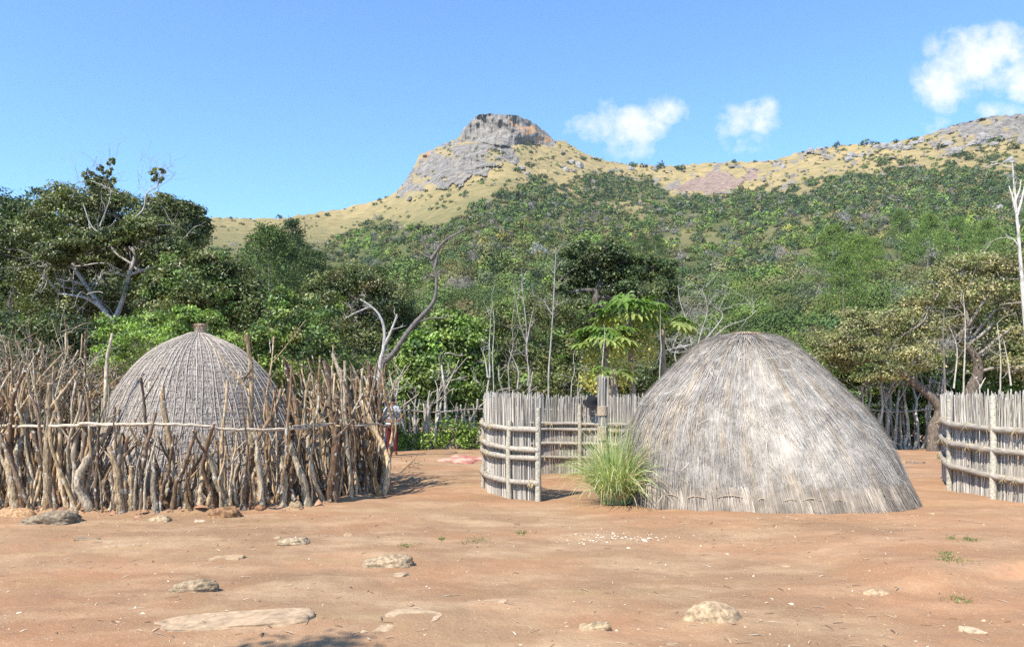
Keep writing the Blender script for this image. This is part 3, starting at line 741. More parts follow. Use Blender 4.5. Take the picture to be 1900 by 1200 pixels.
def tree(name, label, cat, base, Y, trunk, blobs, pal, sub=26, nleaf=40, size=.13, bark=(.2, .17, .14), r0=.16, group=None, asp=.55, spread=.2,
         twig=6, hole=.35, twigcol=None, tintvar=.25, mat=None, up=.4):
    """trunk: [(px,py)...] polyline from the foot; blobs: [(px,py,rx,ry,dY)...] in photograph pixels at distance Y"""
    size *= .82; nleaf = int(nleaf * 1.4)
    bx = gx(base, Y); root = thing(name, label, cat, (bx, Y, gz1(bx, Y)), group)
    tm = MB()
    tp = [np.array([bx, Y, -.1])] + [P(px, py, Y) for px, py in trunk]
    tp = resample(tp, 4); tm.tube(tp, np.linspace(r0, r0 * .45, len(tp)), bark, 8, cap=False, rn=.1)
    bl = []
    for q in blobs:
        px, py, rx, ry = q[:4]; dY = q[4] if len(q) > 4 else R.uniform(-.6, .8) * (rx * Y / F)
        c = P(px, py, Y + dY); bl.append((c, np.array([rx, (rx + ry) * .45, ry]) * (Y + dY) / F))
    cm = MB(); cen = crown_fill(cm, bl, sub, nleaf, size, pal, asp, spread, hole=hole, tintvar=tintvar, up=up)
    for k, (c, r) in enumerate(bl):
        dist = np.linalg.norm(tp - c, axis=1) + (tp[:, 2] > c[2]) * 5 + np.arange(len(tp)) * -.02
        a = tp[np.argmin(dist)] if len(tp) > 2 else tp[-1]
        lp = limb(tm, a, c, r0 * (.42 if twigcol is None else .26), r0 * (.18 if twigcol is None else .09), bark if twigcol is None else twigcol)
        for t_ in range(twig):
            e_ = cen[R.integers(k * max(4, int(sub)), (k + 1) * max(4, int(sub)))]
            limb(tm, lp[R.integers(len(lp) // 2, len(lp))], e_, r0 * .16, r0 * .05, bark if twigcol is None else twigcol, n=4, sides=4)
    tm.build('trunk', mat or M_bark, root); cm.build('crown', M_leaf, root)
    return root
DARK = [(.052, .082, .026), (.075, .108, .032), (.045, .068, .024), (.1, .128, .038)]
DARKO = [(.105, .13, .04), (.135, .152, .05), (.078, .104, .034), (.17, .176, .066)]
GREEN = [(.11, .175, .038), (.15, .22, .044), (.075, .13, .034), (.185, .245, .056)]
FRESH = [(.17, .265, .045), (.21, .305, .055), (.13, .21, .045), (.25, .32, .08)]
OLIVE = [(.15, .16, .052), (.185, .185, .064), (.11, .13, .044), (.22, .195, .075)]
TANLEAF = [(.25, .24, .1), (.29, .255, .115), (.2, .21, .082), (.33, .29, .14), (.17, .195, .066)]

BACK = 'trees behind the fences'
tree('evergreen_tree', 'dark dense evergreen cut off by the left edge of the photo', 'tree', 20, 33, [(15, 640), (25, 560), (40, 480)],
     [(-40, 400, 70, 45), (15, 385, 45, 32), (60, 395, 42, 34), (20, 440, 70, 50), (85, 450, 50, 46), (-20, 510, 80, 55), (60, 520, 70, 50), (10, 580, 90, 50), (100, 570, 60, 50), (-60, 480, 70, 70)], DARK, 34, 60, .17, r0=.35, group=BACK, bark=(.1, .085, .07))
big = tree('evergreen_tree', 'large evergreen with grey bare limbs showing through, above the netted hut', 'tree', 215, 31, [(212, 640), (205, 580), (225, 520), (240, 470), (235, 420)],
     [(120, 372, 45, 24), (95, 430, 44, 36), (160, 385, 48, 34), (215, 395, 50, 34), (205, 372, 30, 20), (270, 410, 48, 36), (320, 400, 34, 24), (355, 395, 20, 14), (345, 440, 34, 28), (290, 450, 50, 32), (130, 480, 50, 34), (200, 440, 46, 30), (190, 475, 36, 22), (140, 540, 60, 40), (70, 500, 40, 40), (260, 490, 45, 26), (240, 540, 60, 34), (185, 345, 18, 14), (300, 380, 24, 16), (110, 560, 60, 50), (180, 590, 60, 40), (330, 500, 50, 40), (260, 600, 60, 40), (370, 420, 22, 22), (70, 430, 40, 40), (150, 450, 40, 22, -2.4), (275, 425, 36, 20, -2.4), (215, 440, 26, 14, -2.4), (105, 470, 36, 20, -2.2), (310, 470, 36, 26, -2.2)],
     DARKO, 36, 60, .16, r0=.15, group=BACK, bark=(.22, .2, .185), twig=4, mat=M_deadwood, spread=.22)
gm = MB(); GW = (.36, .34, .32)
for pl, ra in [([(212, 600), (185, 565), (160, 530), (140, 500), (130, 480)], .17), ([(200, 580), (165, 555), (135, 548), (108, 545)], .11), ([(215, 590), (230, 550), (240, 510), (250, 475), (240, 440), (235, 415)], .15), ([(240, 510), (275, 498), (310, 490), (325, 460), (320, 440)], .09),
               ([(245, 490), (215, 470), (195, 440), (170, 420), (155, 380)], .07), ([(235, 415), (265, 390), (272, 360), (292, 345), (300, 320), (285, 305)], .05), ([(272, 362), (258, 340), (255, 315)], .02), ([(292, 345), (302, 328), (320, 325)], .018), ([(185, 420), (205, 365), (200, 330), (206, 300)], .035), ([(200, 345), (190, 320), (180, 305)], .02), ([(204, 350), (165, 335), (140, 340)], .03), ([(160, 530), (130, 520), (100, 528)], .05), ([(150, 510), (120, 490), (90, 495), (80, 480)], .05)]:
    p = resample([P(x_, y_, 29.6) for x_, y_ in pl], 4); gm.tube(p, np.linspace(ra * .62, ra * .3, len(p)), GW, 7, cap=False, rn=.1)
    for q in range(7): twigs(gm, p[R.integers(len(p) // 3, len(p))], R.normal(size=3) + [0, -.2, .5], .7 + .6 * R.random(), ra * .22, GW, 1)
gm.build('bare_limb', M_deadwood, big)
gm = MB()
for (px, py, r_) in [(206, 298, 8), (190, 315, 8), (202, 318, 6), (172, 322, 8), (160, 328, 7), (200, 338, 9), (212, 338, 7), (284, 315, 8), (290, 330, 7), (300, 332, 6), (300, 318, 5), (316, 378, 6), (330, 385, 7)]:
    crown_fill(gm, [(P(px, py, 29.6), np.array([r_, r_, r_]) * 29.6 / F)], 5, 16, .14, DARKO)
gm.build('leaf_tuft', M_leaf, big)
tree('evergreen_tree', 'glossy green evergreen with a broad low crown, right of the bare-limbed evergreen', 'tree', 400, 27, [(395, 640), (390, 590), (385, 540)],
     [(340, 510, 50, 38), (395, 490, 45, 28), (430, 530, 50, 40), (370, 550, 60, 40), (460, 570, 46, 40), (420, 590, 60, 40), (310, 570, 50, 40), (490, 600, 30, 36), (350, 600, 60, 40), (300, 530, 30, 26)], GREEN[:1] + DARKO, 30, 62, .16, r0=.22, group=BACK, bark=(.14, .12, .1))
tree('shrub', 'fresh light green leafy shrub right behind the netted hut', 'shrub', 300, 21, [(300, 700), (305, 650)],
     [(220, 612, 40, 24), (280, 605, 46, 26), (340, 600, 40, 26), (300, 640, 70, 30), (230, 650, 40, 30), (385, 600, 26, 22), (420, 640, 28, 22), (200, 690, 40, 30), (345, 585, 24, 18)], FRESH, 26, 50, .115, r0=.07, group=BACK, asp=.45)
tree('shrub', 'tangled dark green shrub between the netted hut and the round dark tree', 'shrub', 540, 24, [(540, 720), (545, 650)],
     [(500, 640, 40, 40), (540, 600, 40, 40), (580, 620, 50, 40), (600, 570, 40, 30), (620, 650, 50, 40), (560, 670, 60, 40), (500, 690, 50, 40), (650, 690, 50, 40), (520, 560, 26, 24), (470, 640, 40, 30)], GREEN + OLIVE[:2] + DARK[:1], 26, 50, .13, r0=.08, group=BACK)
tree('round_tree', 'dome-shaped dark olive tree behind the forked dead branch', 'tree', 660, 32, [(660, 640), (662, 580)],
     [(600, 545, 40, 36), (640, 520, 44, 28), (690, 525, 46, 30), (650, 560, 60, 40), (720, 560, 40, 40), (745, 600, 34, 36), (700, 610, 60, 40), (620, 600, 50, 40), (760, 640, 36, 34), (680, 650, 70, 40)], DARKO[:2] + OLIVE[2:3] + DARK[:2] + [(.11, .095, .035)], 34, 62, .15, r0=.2, group=BACK, bark=(.16, .13, .11))
tree('shrub', 'lush green broad-leaved shrub growing over the pole fence', 'shrub', 810, 28, [(810, 760), (812, 690)],
     [(770, 660, 40, 36), (810, 640, 40, 32), (860, 620, 45, 36), (790, 700, 56, 40), (850, 690, 56, 44), (740, 710, 36, 40), (880, 650, 36, 40), (840, 740, 60, 34), (760, 750, 50, 34), (830, 600, 34, 22), (890, 710, 34, 44), (700, 720, 34, 34)], GREEN + FRESH[:1], 30, 50, .165, r0=.1, group=BACK, asp=.7)
tree('shrub', 'olive green tree-like shrub behind the thin grey saplings', 'shrub', 985, 29, [(985, 720), (985, 640)],
     [(930, 590, 36, 34), (980, 570, 46, 32), (1030, 580, 40, 34), (950, 640, 50, 40), (1010, 640, 54, 44), (1060, 640, 40, 40), (920, 680, 44, 44), (990, 700, 60, 40), (1060, 700, 50, 40), (1090, 660, 40, 40)], OLIVE[:3] + GREEN[:1] + DARKO[:1], 30, 56, .135, r0=.12, group=BACK)
tree('evergreen_tree', 'tall dark glossy evergreen in the middle of the photo behind the papaya', 'tree', 1110, 37, [(1092, 650), (1098, 590), (1110, 540), (1120, 500)],
     [(1120, 465, 40, 26), (1140, 485, 44, 28), (1065, 490, 32, 28), (1095, 510, 44, 30), (1180, 505, 44, 28), (1225, 505, 26, 22), (1050, 540, 36, 30), (1130, 540, 60, 34), (1200, 545, 50, 36), (1240, 560, 24, 34), (1080, 580, 50, 34), (1160, 590, 60, 36), (1220, 600, 40, 36), (1045, 600, 34, 30)], DARK + DARKO[:1], 28, 60, .19, r0=.3, group=BACK, bark=(.12, .1, .085))
tree('shrub', 'dark shrub in the gap between papaya and thatched hut', 'shrub', 1225, 27, [(1225, 720), (1228, 690)],
     [(1200, 690, 46, 40), (1250, 670, 40, 36), (1180, 720, 50, 30), (1240, 640, 30, 26), (1130, 710, 46, 36)], DARK + DARKO[:2], 28, 50, .14, r0=.09, group=BACK)
tree('thorn_tree', 'brownish green spreading tree with a leaning brown trunk right of the thatched hut', 'tree', 1730, 25.5, [(1733, 795), (1744, 765), (1735, 745), (1700, 712), (1660, 686), (1625, 668)],
     [(1530, 640, 40, 26), (1570, 625, 46, 24), (1620, 600, 44, 24), (1660, 580, 44, 22), (1600, 650, 52, 24), (1560, 670, 40, 20), (1660, 640, 54, 26), (1710, 610, 46, 26), (1720, 560, 40, 22), (1640, 690, 46, 20), (1700, 665, 46, 24), (1590, 590, 34, 16)], TANLEAF, 26, 52, .11, r0=.2, group=BACK, bark=(.14, .11, .085), twigcol=(.27, .24, .2), twig=13, spread=.25, hole=.2)
tree('thorn_tree', 'tall brownish green tree with tangled grey twigs behind the right-hand reed fence', 'tree', 1795, 26.5, [(1800, 735), (1815, 690), (1805, 655), (1780, 630)],
     [(1750, 520, 40, 26), (1790, 495, 44, 24), (1840, 490, 46, 24), (1890, 500, 40, 26), (1770, 560, 50, 28), (1830, 540, 54, 30), (1890, 560, 44, 32), (1800, 600, 56, 28), (1870, 620, 50, 32), (1740, 600, 40, 24), (1920, 530, 50, 50), (1830, 660, 60, 30), (1900, 680, 50, 34), (1960, 600, 60, 60)], TANLEAF, 26, 52, .115, r0=.24, group=BACK, bark=(.12, .095, .075), twigcol=(.27, .24, .2), twig=13, spread=.25, hole=.2)
tree('shrub', 'broad-leaved bright green shrub behind the right-hand reed fence', 'shrub', 1800, 28.5, [(1800, 760), (1802, 720)],
     [(1740, 700, 50, 34), (1800, 690, 60, 34), (1870, 700, 60, 36), (1900, 650, 40, 34), (1760, 750, 60, 34), (1850, 750, 70, 34), (1930, 720, 60, 40), (1920, 640, 40, 40)], GREEN + FRESH[:1], 28, 46, .17, r0=.08, group=BACK, asp=.75)
tree('shrub', 'leafy green shrub between the thatched hut and the leaning trunk', 'shrub', 1640, 28, [(1640, 770), (1642, 730)],
     [(1600, 720, 46, 32), (1650, 710, 44, 36), (1690, 740, 40, 34), (1630, 760, 50, 30), (1560, 690, 46, 32), (1500, 680, 50, 36), (1700, 700, 34, 30), (1680, 780, 40, 24)], GREEN[:3] + OLIVE[:1], 28, 46, .16, r0=.08, group=BACK, asp=.75)

UND = 'dark undergrowth behind the fences'
tree('shrub', 'dark shady undergrowth behind the stick fence at the left edge of the photo', 'shrub', 40, 26, [(40, 720)], [(-60, 650, 80, 50), (20, 640, 70, 50), (100, 650, 70, 50), (170, 650, 60, 50), (60, 700, 100, 40), (170, 710, 70, 36), (-40, 590, 60, 40), (120, 610, 60, 34)], DARK, 30, 50, .15, r0=.06, group=UND)
tree('shrub', 'dark shady undergrowth behind the right end of the stick fence', 'shrub', 620, 28.5, [(620, 730)], [(540, 720, 60, 40), (610, 720, 60, 40), (680, 700, 50, 46), (700, 750, 50, 40), (560, 770, 70, 36), (640, 780, 70, 36), (740, 770, 50, 40), (480, 740, 60, 50)], DARK + DARKO[:1], 30, 50, .15, r0=.06, group=UND)
tree('shrub', 'dark shady undergrowth behind the reed screen', 'shrub', 1000, 30, [(1000, 740)], [(900, 760, 60, 44), (960, 750, 60, 40), (1030, 750, 60, 40), (1100, 750, 60, 40), (1160, 740, 60, 40), (1220, 750, 60, 50)], DARK + DARKO[:1], 30, 50, .15, r0=.06, group=UND)
tree('shrub', 'dark shady undergrowth behind the pole fence right of the thatched hut', 'shrub', 1660, 29.5, [(1660, 770)], [(1560, 760, 60, 44), (1620, 790, 60, 40), (1690, 790, 50, 44), (1740, 760, 50, 44), (1800, 780, 70, 40), (1660, 750, 50, 30), (1500, 740, 60, 50)], DARK + DARKO[:1], 30, 50, .15, r0=.06, group=UND)

# bare and dead wood
def bare(name, label, cat, Y, lines, col, r0, group=None, ntw=6, tl=.5, tips=None, mat=M_deadwood, tdepth=1):
    a = lines[0][0][0]; bx = gx(a[0], Y) if not hasattr(a, '__len__') else gx(a[0], Y)
    root = thing(name, label, cat, (bx, Y, gz1(bx, Y)), group)
    tm = MB()
    for k, (pl, ra) in enumerate(lines):
        pts = [P(x_, y_, Y) for x_, y_ in pl]
        if k == 0: pts = [np.array([bx, Y, -.1])] + pts
        p = resample(pts, 4); tm.tube(p, np.linspace(ra, ra * .28, len(p)), col, 7, cap=True, rn=.1)
        for q in range(ntw): twigs(tm, p[R.integers(len(p) // 3, len(p))], R.normal(size=3) * [1, .5, .7] + [0, 0, .7], tl * R.uniform(.5, 1.2), ra * .25, col, tdepth)
    tm.build('trunk', mat, root)
    if tips:
        cm = MB()
        for (px, py, r_, pal) in tips: crown_fill(cm, [(P(px, py, Y), np.array([r_, r_, r_ * .5]) * Y / F)], 5, 20, .07, pal)
        cm.build('crown', M_leaf, root)
    return root
bare('dead_tree', 'dark bare dead tree with a long bent trunk standing above the shrubs', 'tree', 24.5,
     [([(700, 700), (730, 655), (765, 605), (793, 575), (806, 555), (810, 520), (804, 490), (797, 470)], .105), ([(800, 482), (818, 455), (835, 440), (852, 432), (864, 424)], .06), ([(797, 474), (787, 452), (783, 438), (778, 424)], .045), ([(796, 478), (780, 470), (772, 464)], .035), ([(806, 500), (812, 470), (806, 456)], .05), ([(775, 598), (800, 590), (822, 590), (836, 585)], .035)],
     (.14, .125, .115), .14, ntw=2, tl=.35, tips=[(778, 421, 7, [(.12, .115, .1), (.08, .08, .06)])])
bare('dead_tree', 'pale forked dead branch rising at the right end of the stick fence', 'tree', 22,
     [([(704, 690), (711, 650), (713, 612), (704, 585), (688, 568), (668, 555)], .065), ([(711, 645), (724, 618), (734, 592), (737, 582)], .05), ([(705, 680), (706, 660), (716, 650)], .04), ([(690, 568), (660, 580), (638, 592)], .025)], (.37, .35, .33), .09, ntw=3, tl=.35)
SAP = 'thin bare saplings behind the reed fence'
bare('sapling', 'tallest pale bare sapling with a twiggy tip, behind the reed fence', 'sapling', 24, [([(1018, 700), (1022, 640), (1026, 580), (1029, 520), (1031, 470)], .04), ([(1026, 585), (1016, 570), (1010, 558)], .025)], (.3, .275, .25), .06, SAP, ntw=9, tl=.55)
bare('sapling', 'grey bare sapling with several forks left of the tallest sapling', 'sapling', 24.3, [([(982, 710), (978, 660), (976, 600), (970, 545), (968, 500)], .03), ([(978, 640), (965, 600), (958, 560), (952, 520)], .018), ([(977, 640), (984, 600), (990, 570)], .025)], (.3, .275, .25), .05, SAP, ntw=7, tl=.5)
bare('sapling', 'thin twin-stemmed bare sapling above the left end of the reed fence', 'sapling', 21, [([(916, 720), (914, 660), (917, 600), (912, 550)], .02), ([(909, 700), (908, 640), (912, 570)], .025), ([(905, 700), (900, 665), (892, 645)], .025)], (.36, .34, .3), .03, SAP, ntw=4, tl=.4)
bare('sapling', 'crooked bare sapling between the forked and the twin-stemmed saplings', 'sapling', 23, [([(945, 720), (943, 680), (952, 640), (950, 600), (956, 560)], .02), ([(960, 720), (962, 690), (950, 660), (944, 650)], .028)], (.3, .275, .25), .03, SAP, ntw=6, tl=.5)
bare('sapling', 'very thin upright sapling in front of the papaya', 'sapling', 21, [([(1117, 700), (1119, 660), (1122, 620), (1120, 600)], .02)], (.4, .36, .3), .02, SAP, ntw=2, tl=.3)
bare('sapling', 'very thin upright sapling right of the papaya, by the thatched hut', 'sapling', 20, [([(1224, 700), (1227, 650), (1225, 610), (1226, 575)], .02)], (.36, .33, .29), .02, SAP, ntw=2, tl=.3)
bare('sapling', 'short bare sapling with side twigs near the middle of the reed fence', 'sapling', 25, [([(1060, 720), (1066, 690), (1064, 660), (1072, 640)], .022), ([(1078, 720), (1090, 700), (1108, 685)], .03)], (.38, .35, .32), .03, SAP, ntw=7, tl=.5)
bare('leafless_bush', 'pale leafless bush with arching branches behind the thatched hut', 'bush', 26,
     [([(1290, 700), (1285, 650), (1275, 600), (1262, 560), (1258, 530)], .035), ([(1288, 670), (1300, 620), (1312, 580), (1308, 550), (1298, 535)], .026), ([(1288, 670), (1320, 630), (1350, 605), (1385, 592), (1405, 575)], .025), ([(1285, 660), (1262, 640), (1252, 660), (1262, 690)], .035), ([(1280, 640), (1240, 650), (1262, 655)], .04), ([(1300, 640), (1340, 590), (1330, 570)], .03)], (.34, .32, .29), .06, ntw=9, tl=1.1, tdepth=2)
PB = 'bare poles standing behind the right-hand reed fence'
bare('sapling', 'dark thin dead sapling at the left of the poles behind the right-hand reed fence', 'sapling', 22, [([(1753, 720), (1752, 670), (1750, 620), (1752, 570)], .04)], (.16, .14, .12), .04, PB, ntw=5, tl=.6)
bare('sapling', 'pale thin sapling with forked top behind the right-hand reed fence', 'sapling', 21, [([(1788, 720), (1790, 660), (1791, 600), (1787, 545)], .03), ([(1770, 720), (1776, 650), (1764, 610)], .025)], (.42, .38, .3), .03, PB, ntw=5, tl=.6)
bare('sapling', 'pale straight stem rising behind the middle of the right-hand reed fence', 'sapling', 20, [([(1856, 720), (1857, 680), (1855, 640), (1850, 600)], .025), ([(1876, 715), (1870, 670), (1862, 630)], .025)], (.42, .39, .32), .03, PB, ntw=4, tl=.5)
bare('sapling', 'broken fork-topped stem peeping over the right-hand reed fence', 'sapling', 18, [([(1818, 730), (1816, 712), (1806, 696)], .022), ([(1817, 722), (1824, 708), (1829, 700)], .02)], (.45, .41, .34), .03, PB, ntw=1, tl=.2)
bare('dead_tree', 'white bare dead tree with upswept branches at the right edge of the photo', 'tree', 19,
     [([(1905, 640), (1899, 560), (1895, 500), (1890, 440), (1886, 395), (1882, 345), (1878, 300)], .06), ([(1886, 395), (1878, 365), (1872, 345)], .035), ([(1887, 400), (1896, 370), (1900, 350), (1903, 335)], .035), ([(1893, 462), (1882, 446), (1874, 440)], .03), ([(1884, 372), (1892, 352), (1894, 335)], .03)], (.5, .47, .42), .1, ntw=2, tl=.5)

# papaya trees
def palmate(mb, c, d, size, col, stalk_from):
    mb.tube(resample([stalk_from, (stalk_from + c) / 2 + [0, 0, .12], c], 3), np.linspace(.014, .009, 7), (.2, .26, .09), 4, cap=False)
    d = unit(d); sd_ = unit(np.cross(d, [0, 0, 1.])); nn = unit(np.cross(sd_, d))
    for a_ in np.linspace(-2.3, 2.3, 9):
        ax = d * math.cos(a_) + sd_ * math.sin(a_); bx = np.cross(nn, ax); ln = size * (1 - .11 * abs(a_)); dr_ = np.array([0, 0, -1.])
        for (t0, t1, w0) in [(0, .55, .16), (.4, 1, .13)]:
            V_ = [c + ax * ln * t0, c + ax * ln * (t0 + t1) / 2 + bx * ln * w0 + dr_ * ln * .08, c + ax * ln * t1 + dr_ * ln * .3 * t1 ** 2, c + ax * ln * (t0 + t1) / 2 - bx * ln * w0 + dr_ * ln * .08]
            mb.add(V_, [[0, 1, 2, 3]], np.asarray(col) * R.uniform(.8, 1.2))
PAP = 'papaya trees between the reed fence and the thatched hut'
for (px, top, Y, nl, sp, lab, hang) in [(1172, 578, 22.5, 44, 1.0, 'tallest papaya with a full leaf umbrella and yellow flower sprays', True), (1128, 625, 22, 40, .85, 'shorter papaya with yellowing leaves on the left of the tallest papaya', True), (1232, 600, 23, 20, .75, 'thin papaya with drooping leaves right of the tallest papaya, close to the thatched hut', False), (1140, 690, 21, 12, .55, 'small young papaya with dark star-shaped leaves low behind the reed fence', False)]:
    bx = gx(px, Y); rt = thing('papaya_tree', lab, 'tree', (bx, Y, 0), PAP)
    tm = MB(); tp = resample([[bx, Y, -.1], P(px + 4, 760, Y), P(px - 3, (700 + top) / 2, Y), P(px, top, Y)], 4); tm.tube(tp, np.linspace(.11, .06, len(tp)), (.27, .23, .17), 8, cap=False, rn=.06); tm.build('trunk', M_deadwood, rt)
    cm = MB(); fm = MB(); ap = tp[-1]
    for q in range(nl):
        a_ = R.random() * 6.28; el = R.uniform(-.45, .75); d_ = np.array([math.cos(a_) * math.cos(el), math.sin(a_) * math.cos(el), math.sin(el)])
        c_ = ap + d_ * sp * R.uniform(.6, 1.0) * np.array([1.05, 1, .6]); yel = el < .0 and R.random() < .75
        palmate(cm, c_, d_ * [1, 1, .4] - [0, 0, R.uniform(.1, .9)] + R.normal(size=3) * .25, R.uniform(.36, .52) * min(1, sp + .1), (.24, .28, .075) if yel else ((.12, .2, .03) if el > .1 else (.16, .22, .045)), ap - [0, 0, .15])
    cm.build('crown', M_grass, rt)
    if hang:
        for q in range(40):
            a_ = R.random() * 6.28; s0 = ap + np.array([math.cos(a_) * .15, math.sin(a_) * .15, -R.uniform(.2, 1.0)]); s1 = s0 + np.array([math.cos(a_) * R.uniform(.2, .55), math.sin(a_) * .4, -R.uniform(.2, .5)])
            fm.tube(resample([s0, (s0 + s1) / 2 + [0, 0, .08], s1], 3), .006, (.25, .25, .08), 3, cap=False)
            n = 26; fm.leaves(s1 + R.normal(size=(n, 3)) * [.09, .09, .13], unit(R.normal(size=(n, 3))), .085, .8, pick([(.55, .48, .15), (.42, .4, .12), (.3, .34, .09)], n))
        fm.build('flower_spray', M_grass, rt)
# weeds along the foot of the far pole fence
for (px, py, Y, w_, h, lab) in [(778, 815, 26, 36, 20, 'low green weeds at the foot of the pole fence, leftmost clump'), (825, 805, 26.2, 30, 30, 'tall light green weed clump at the foot of the pole fence'), (868, 808, 26, 26, 26, 'light green weed clump next to the reed fence'), (742, 815, 25.6, 12, 22, 'narrow green weed clump beside the person')]:
    cm = MB(); c_ = P(px, py, Y); crown_fill(cm, [(c_, np.array([w_, w_ * .5, h]) * Y / F)], 34, 26, .11, FRESH, hole=.1, spread=.25)
    cm.V = [q - c_ for q in cm.V]; o = cm.build('weed_clump', M_leaf); o.location = c_; tag(o, lab, 'weeds', 'weeds along the pole fence', 'stuff')

# ------------------------------------------------------------------ stick fence
STK = [(.5, .385, .255), (.46, .37, .26), (.43, .33, .22), (.40, .345, .265), (.36, .31, .25), (.30, .2, .115), (.24, .165, .105), (.47, .4, .3), (.38, .26, .15), (.2, .15, .115), (.16, .105, .07), (.26, .2, .15)]
def stick_pts(base, h, lean, crook, n=7):
    t = np.linspace(0, 1, n)[:, None]
    wv_ = np.cumsum(R.normal(size=(n, 3)) * np.array([1, 1, .1]), 0) * crook * h / n; wv_ -= wv_[0]
    return resample(np.asarray(base) + t * h * np.array([lean[0], lean[1], 1]) + wv_ + np.sin(t * math.pi * R.uniform(.7, 1.6)) * R.normal(size=3) * np.array([1, 1, 0]) * crook * h * .35, 4)
def add_stick(mb, base, h, r, lean, crook=.12, fork=.4, col=None, sides=8, tip=.6):
    col = pick(STK, 1, .2)[0] * np.array([.87, .82, .74]) if col is None else np.asarray(col)
    p = stick_pts(base, h, lean, crook); n = len(p)
    kn = 1 + min(.13, .13 * (.028 / r) ** .8) * R.normal(size=n); kn[R.integers(n)] *= 1.18
    rad = np.linspace(r * 1.05, r * tip, n) * np.clip(kn, .75, 1.35)
    cut = (.55, .38, .2) if R.random() < .6 else col * .8
    mb.tube(p, rad, col * (1 + .3 * (fbm(np.c_[np.linspace(0, 2.5 * h, n), np.full(n, r * 99), np.full(n, h * 9)], 2, 3)[:, None] - .5) * 2).clip(.5, 1.5), sides, True, cut, rn=.16)
    if R.random() < fork:
        k = int(n * R.uniform(.5, .85)); d_ = unit(p[min(k + 2, n - 1)] - p[k - 1]); sd_ = unit(R.normal(size=3) * [1, .6, .2]); ln = h * R.uniform(.16, .36)
        q = resample([p[k], p[k] + (d_ * .75 + sd_ * .65) * ln * .5, p[k] + (d_ * 1.0 + sd_ * .8) * ln], 3)
        mb.tube(q, np.linspace(rad[k] * .75, rad[k] * .4, len(q)), col, max(sides - 2, 4), True, cut, rn=.1)
fr = thing('stick_fence', 'rough fence of crooked upright sticks tied to a thin pale rail, around the netted hut', 'fence', (FC[0], FC[1] - FRY, 0))
def top_y(px): return np.interp(px, [-60, 0, 100, 160, 205, 240, 300, 350, 420, 455, 480, 520, 560, 620, 680, 715, 745], [690, 690, 690, 690, 720, 765, 785, 800, 790, 750, 715, 705, 690, 680, 680, 700, 730])
cands = []
def ell(a, k=1.): return FC + np.array([math.cos(a) * FRX * k, math.sin(a) * FRY * k])
# angle range of the front: from the left edge of the frame round to the right-hand end
angs = np.linspace(-math.pi * .80, -.02, 4000)
pts_ = np.array([ell(a) for a in angs]); seg = np.r_[0, np.cumsum(np.linalg.norm(np.diff(pts_, axis=0), axis=1))]
def at_len(s_): return np.interp(s_, seg, angs)
s_ = 0.0; rows = []
while s_ < seg[-1]:
    rows.append((at_len(s_), 'front')); s_ += R.uniform(.036, .082)
s_ = 0.0
while s_ < seg[-1]:
    rows.append((at_len(s_), 'second')); s_ += R.uniform(.05, .1)
for a, kind in rows:
    k = (1.0 + .02 * R.normal()) if kind == 'front' else (1 - R.uniform(.03, .09))
    x, y = ell(a, k); px = 950 + x / y * F
    zt = HC - (top_y(px) - HZ) / F * y
    q = R.random()
    if kind == 'front':
        h = zt * (R.uniform(.4, .7) if q < .22 else R.uniform(.72, 1.0) if q < .85 else R.uniform(1.0, 1.22)); r = R.choice([.019, .027, .036, .047, .063], p=[.2, .28, .26, .16, .1]) * R.uniform(.85, 1.2)
    else:
        h = zt * R.uniform(.8, 1.12); r = R.uniform(.014, .03)
    if 200 < px < 500 and kind == 'second': h *= .85
    if r > .042: h *= R.uniform(.5, .85)
    lean = [R.normal() * .11, R.normal() * .07]
    if px > 540: lean[0] -= .1
    if px > 670: lean[0] -= .08
    cands.append((r * h * (1.4 if kind == 'front' else .6), (x, y, gz1(x, y) - .04), h, r, lean, R.uniform(.07, .2), .45))
# the back of the ring: right-hand side tall and dense, left-hand side long branchy brushwood
for q in range(85):
    a = R.uniform(0, .95); x, y = ell(a, 1 - .05 * abs(R.normal())); cands.append((.004, (x, y, 0), R.uniform(1.7, 2.35), R.uniform(.018, .04), [R.normal() * .07 - .12, R.normal() * .1], .16, .5))
for q in range(30):
    a = R.uniform(.95, 2.2); x, y = ell(a, 1 + .05 * R.normal()); cands.append((.004, (x, y, 0), R.uniform(1.5, 2.0), R.uniform(.018, .035), [R.normal() * .1, R.normal() * .1], .16, .5))
for q in range(120):
    a = R.uniform(2.25, math.pi * 1.12); x, y = ell(a, 1 + .07 * R.normal()); cands.append((.004, (x, y, 0), R.uniform(1.6, 2.5) * (1.12 if R.random() < .2 else 1), R.uniform(.012, .028), [R.normal() * .14 + .13, R.normal() * .1], .22, .8))
cands.sort(key=lambda q: -q[0])
for k, q in enumerate(cands[:100]):
    mb = MB(); add_stick(mb, *q[1:5], crook=q[5], fork=q[6]); mb.build('stick', M_stick, fr)
mb = MB()
for q in cands[100:]:
    add_stick(mb, *q[1:5], crook=q[5], fork=q[6], sides=6)
    if q[0] == .004 and q[6] == .8:
        for t_ in range(2): twigs(mb, np.array(q[1]) + np.array([q[4][0], q[4][1], 1]) * q[2] * R.uniform(.6, .9), np.array([.5, 0, .8]) + R.normal(size=3) * .4, R.uniform(.4, .9), .012, pick(STK, 1)[0], 1)
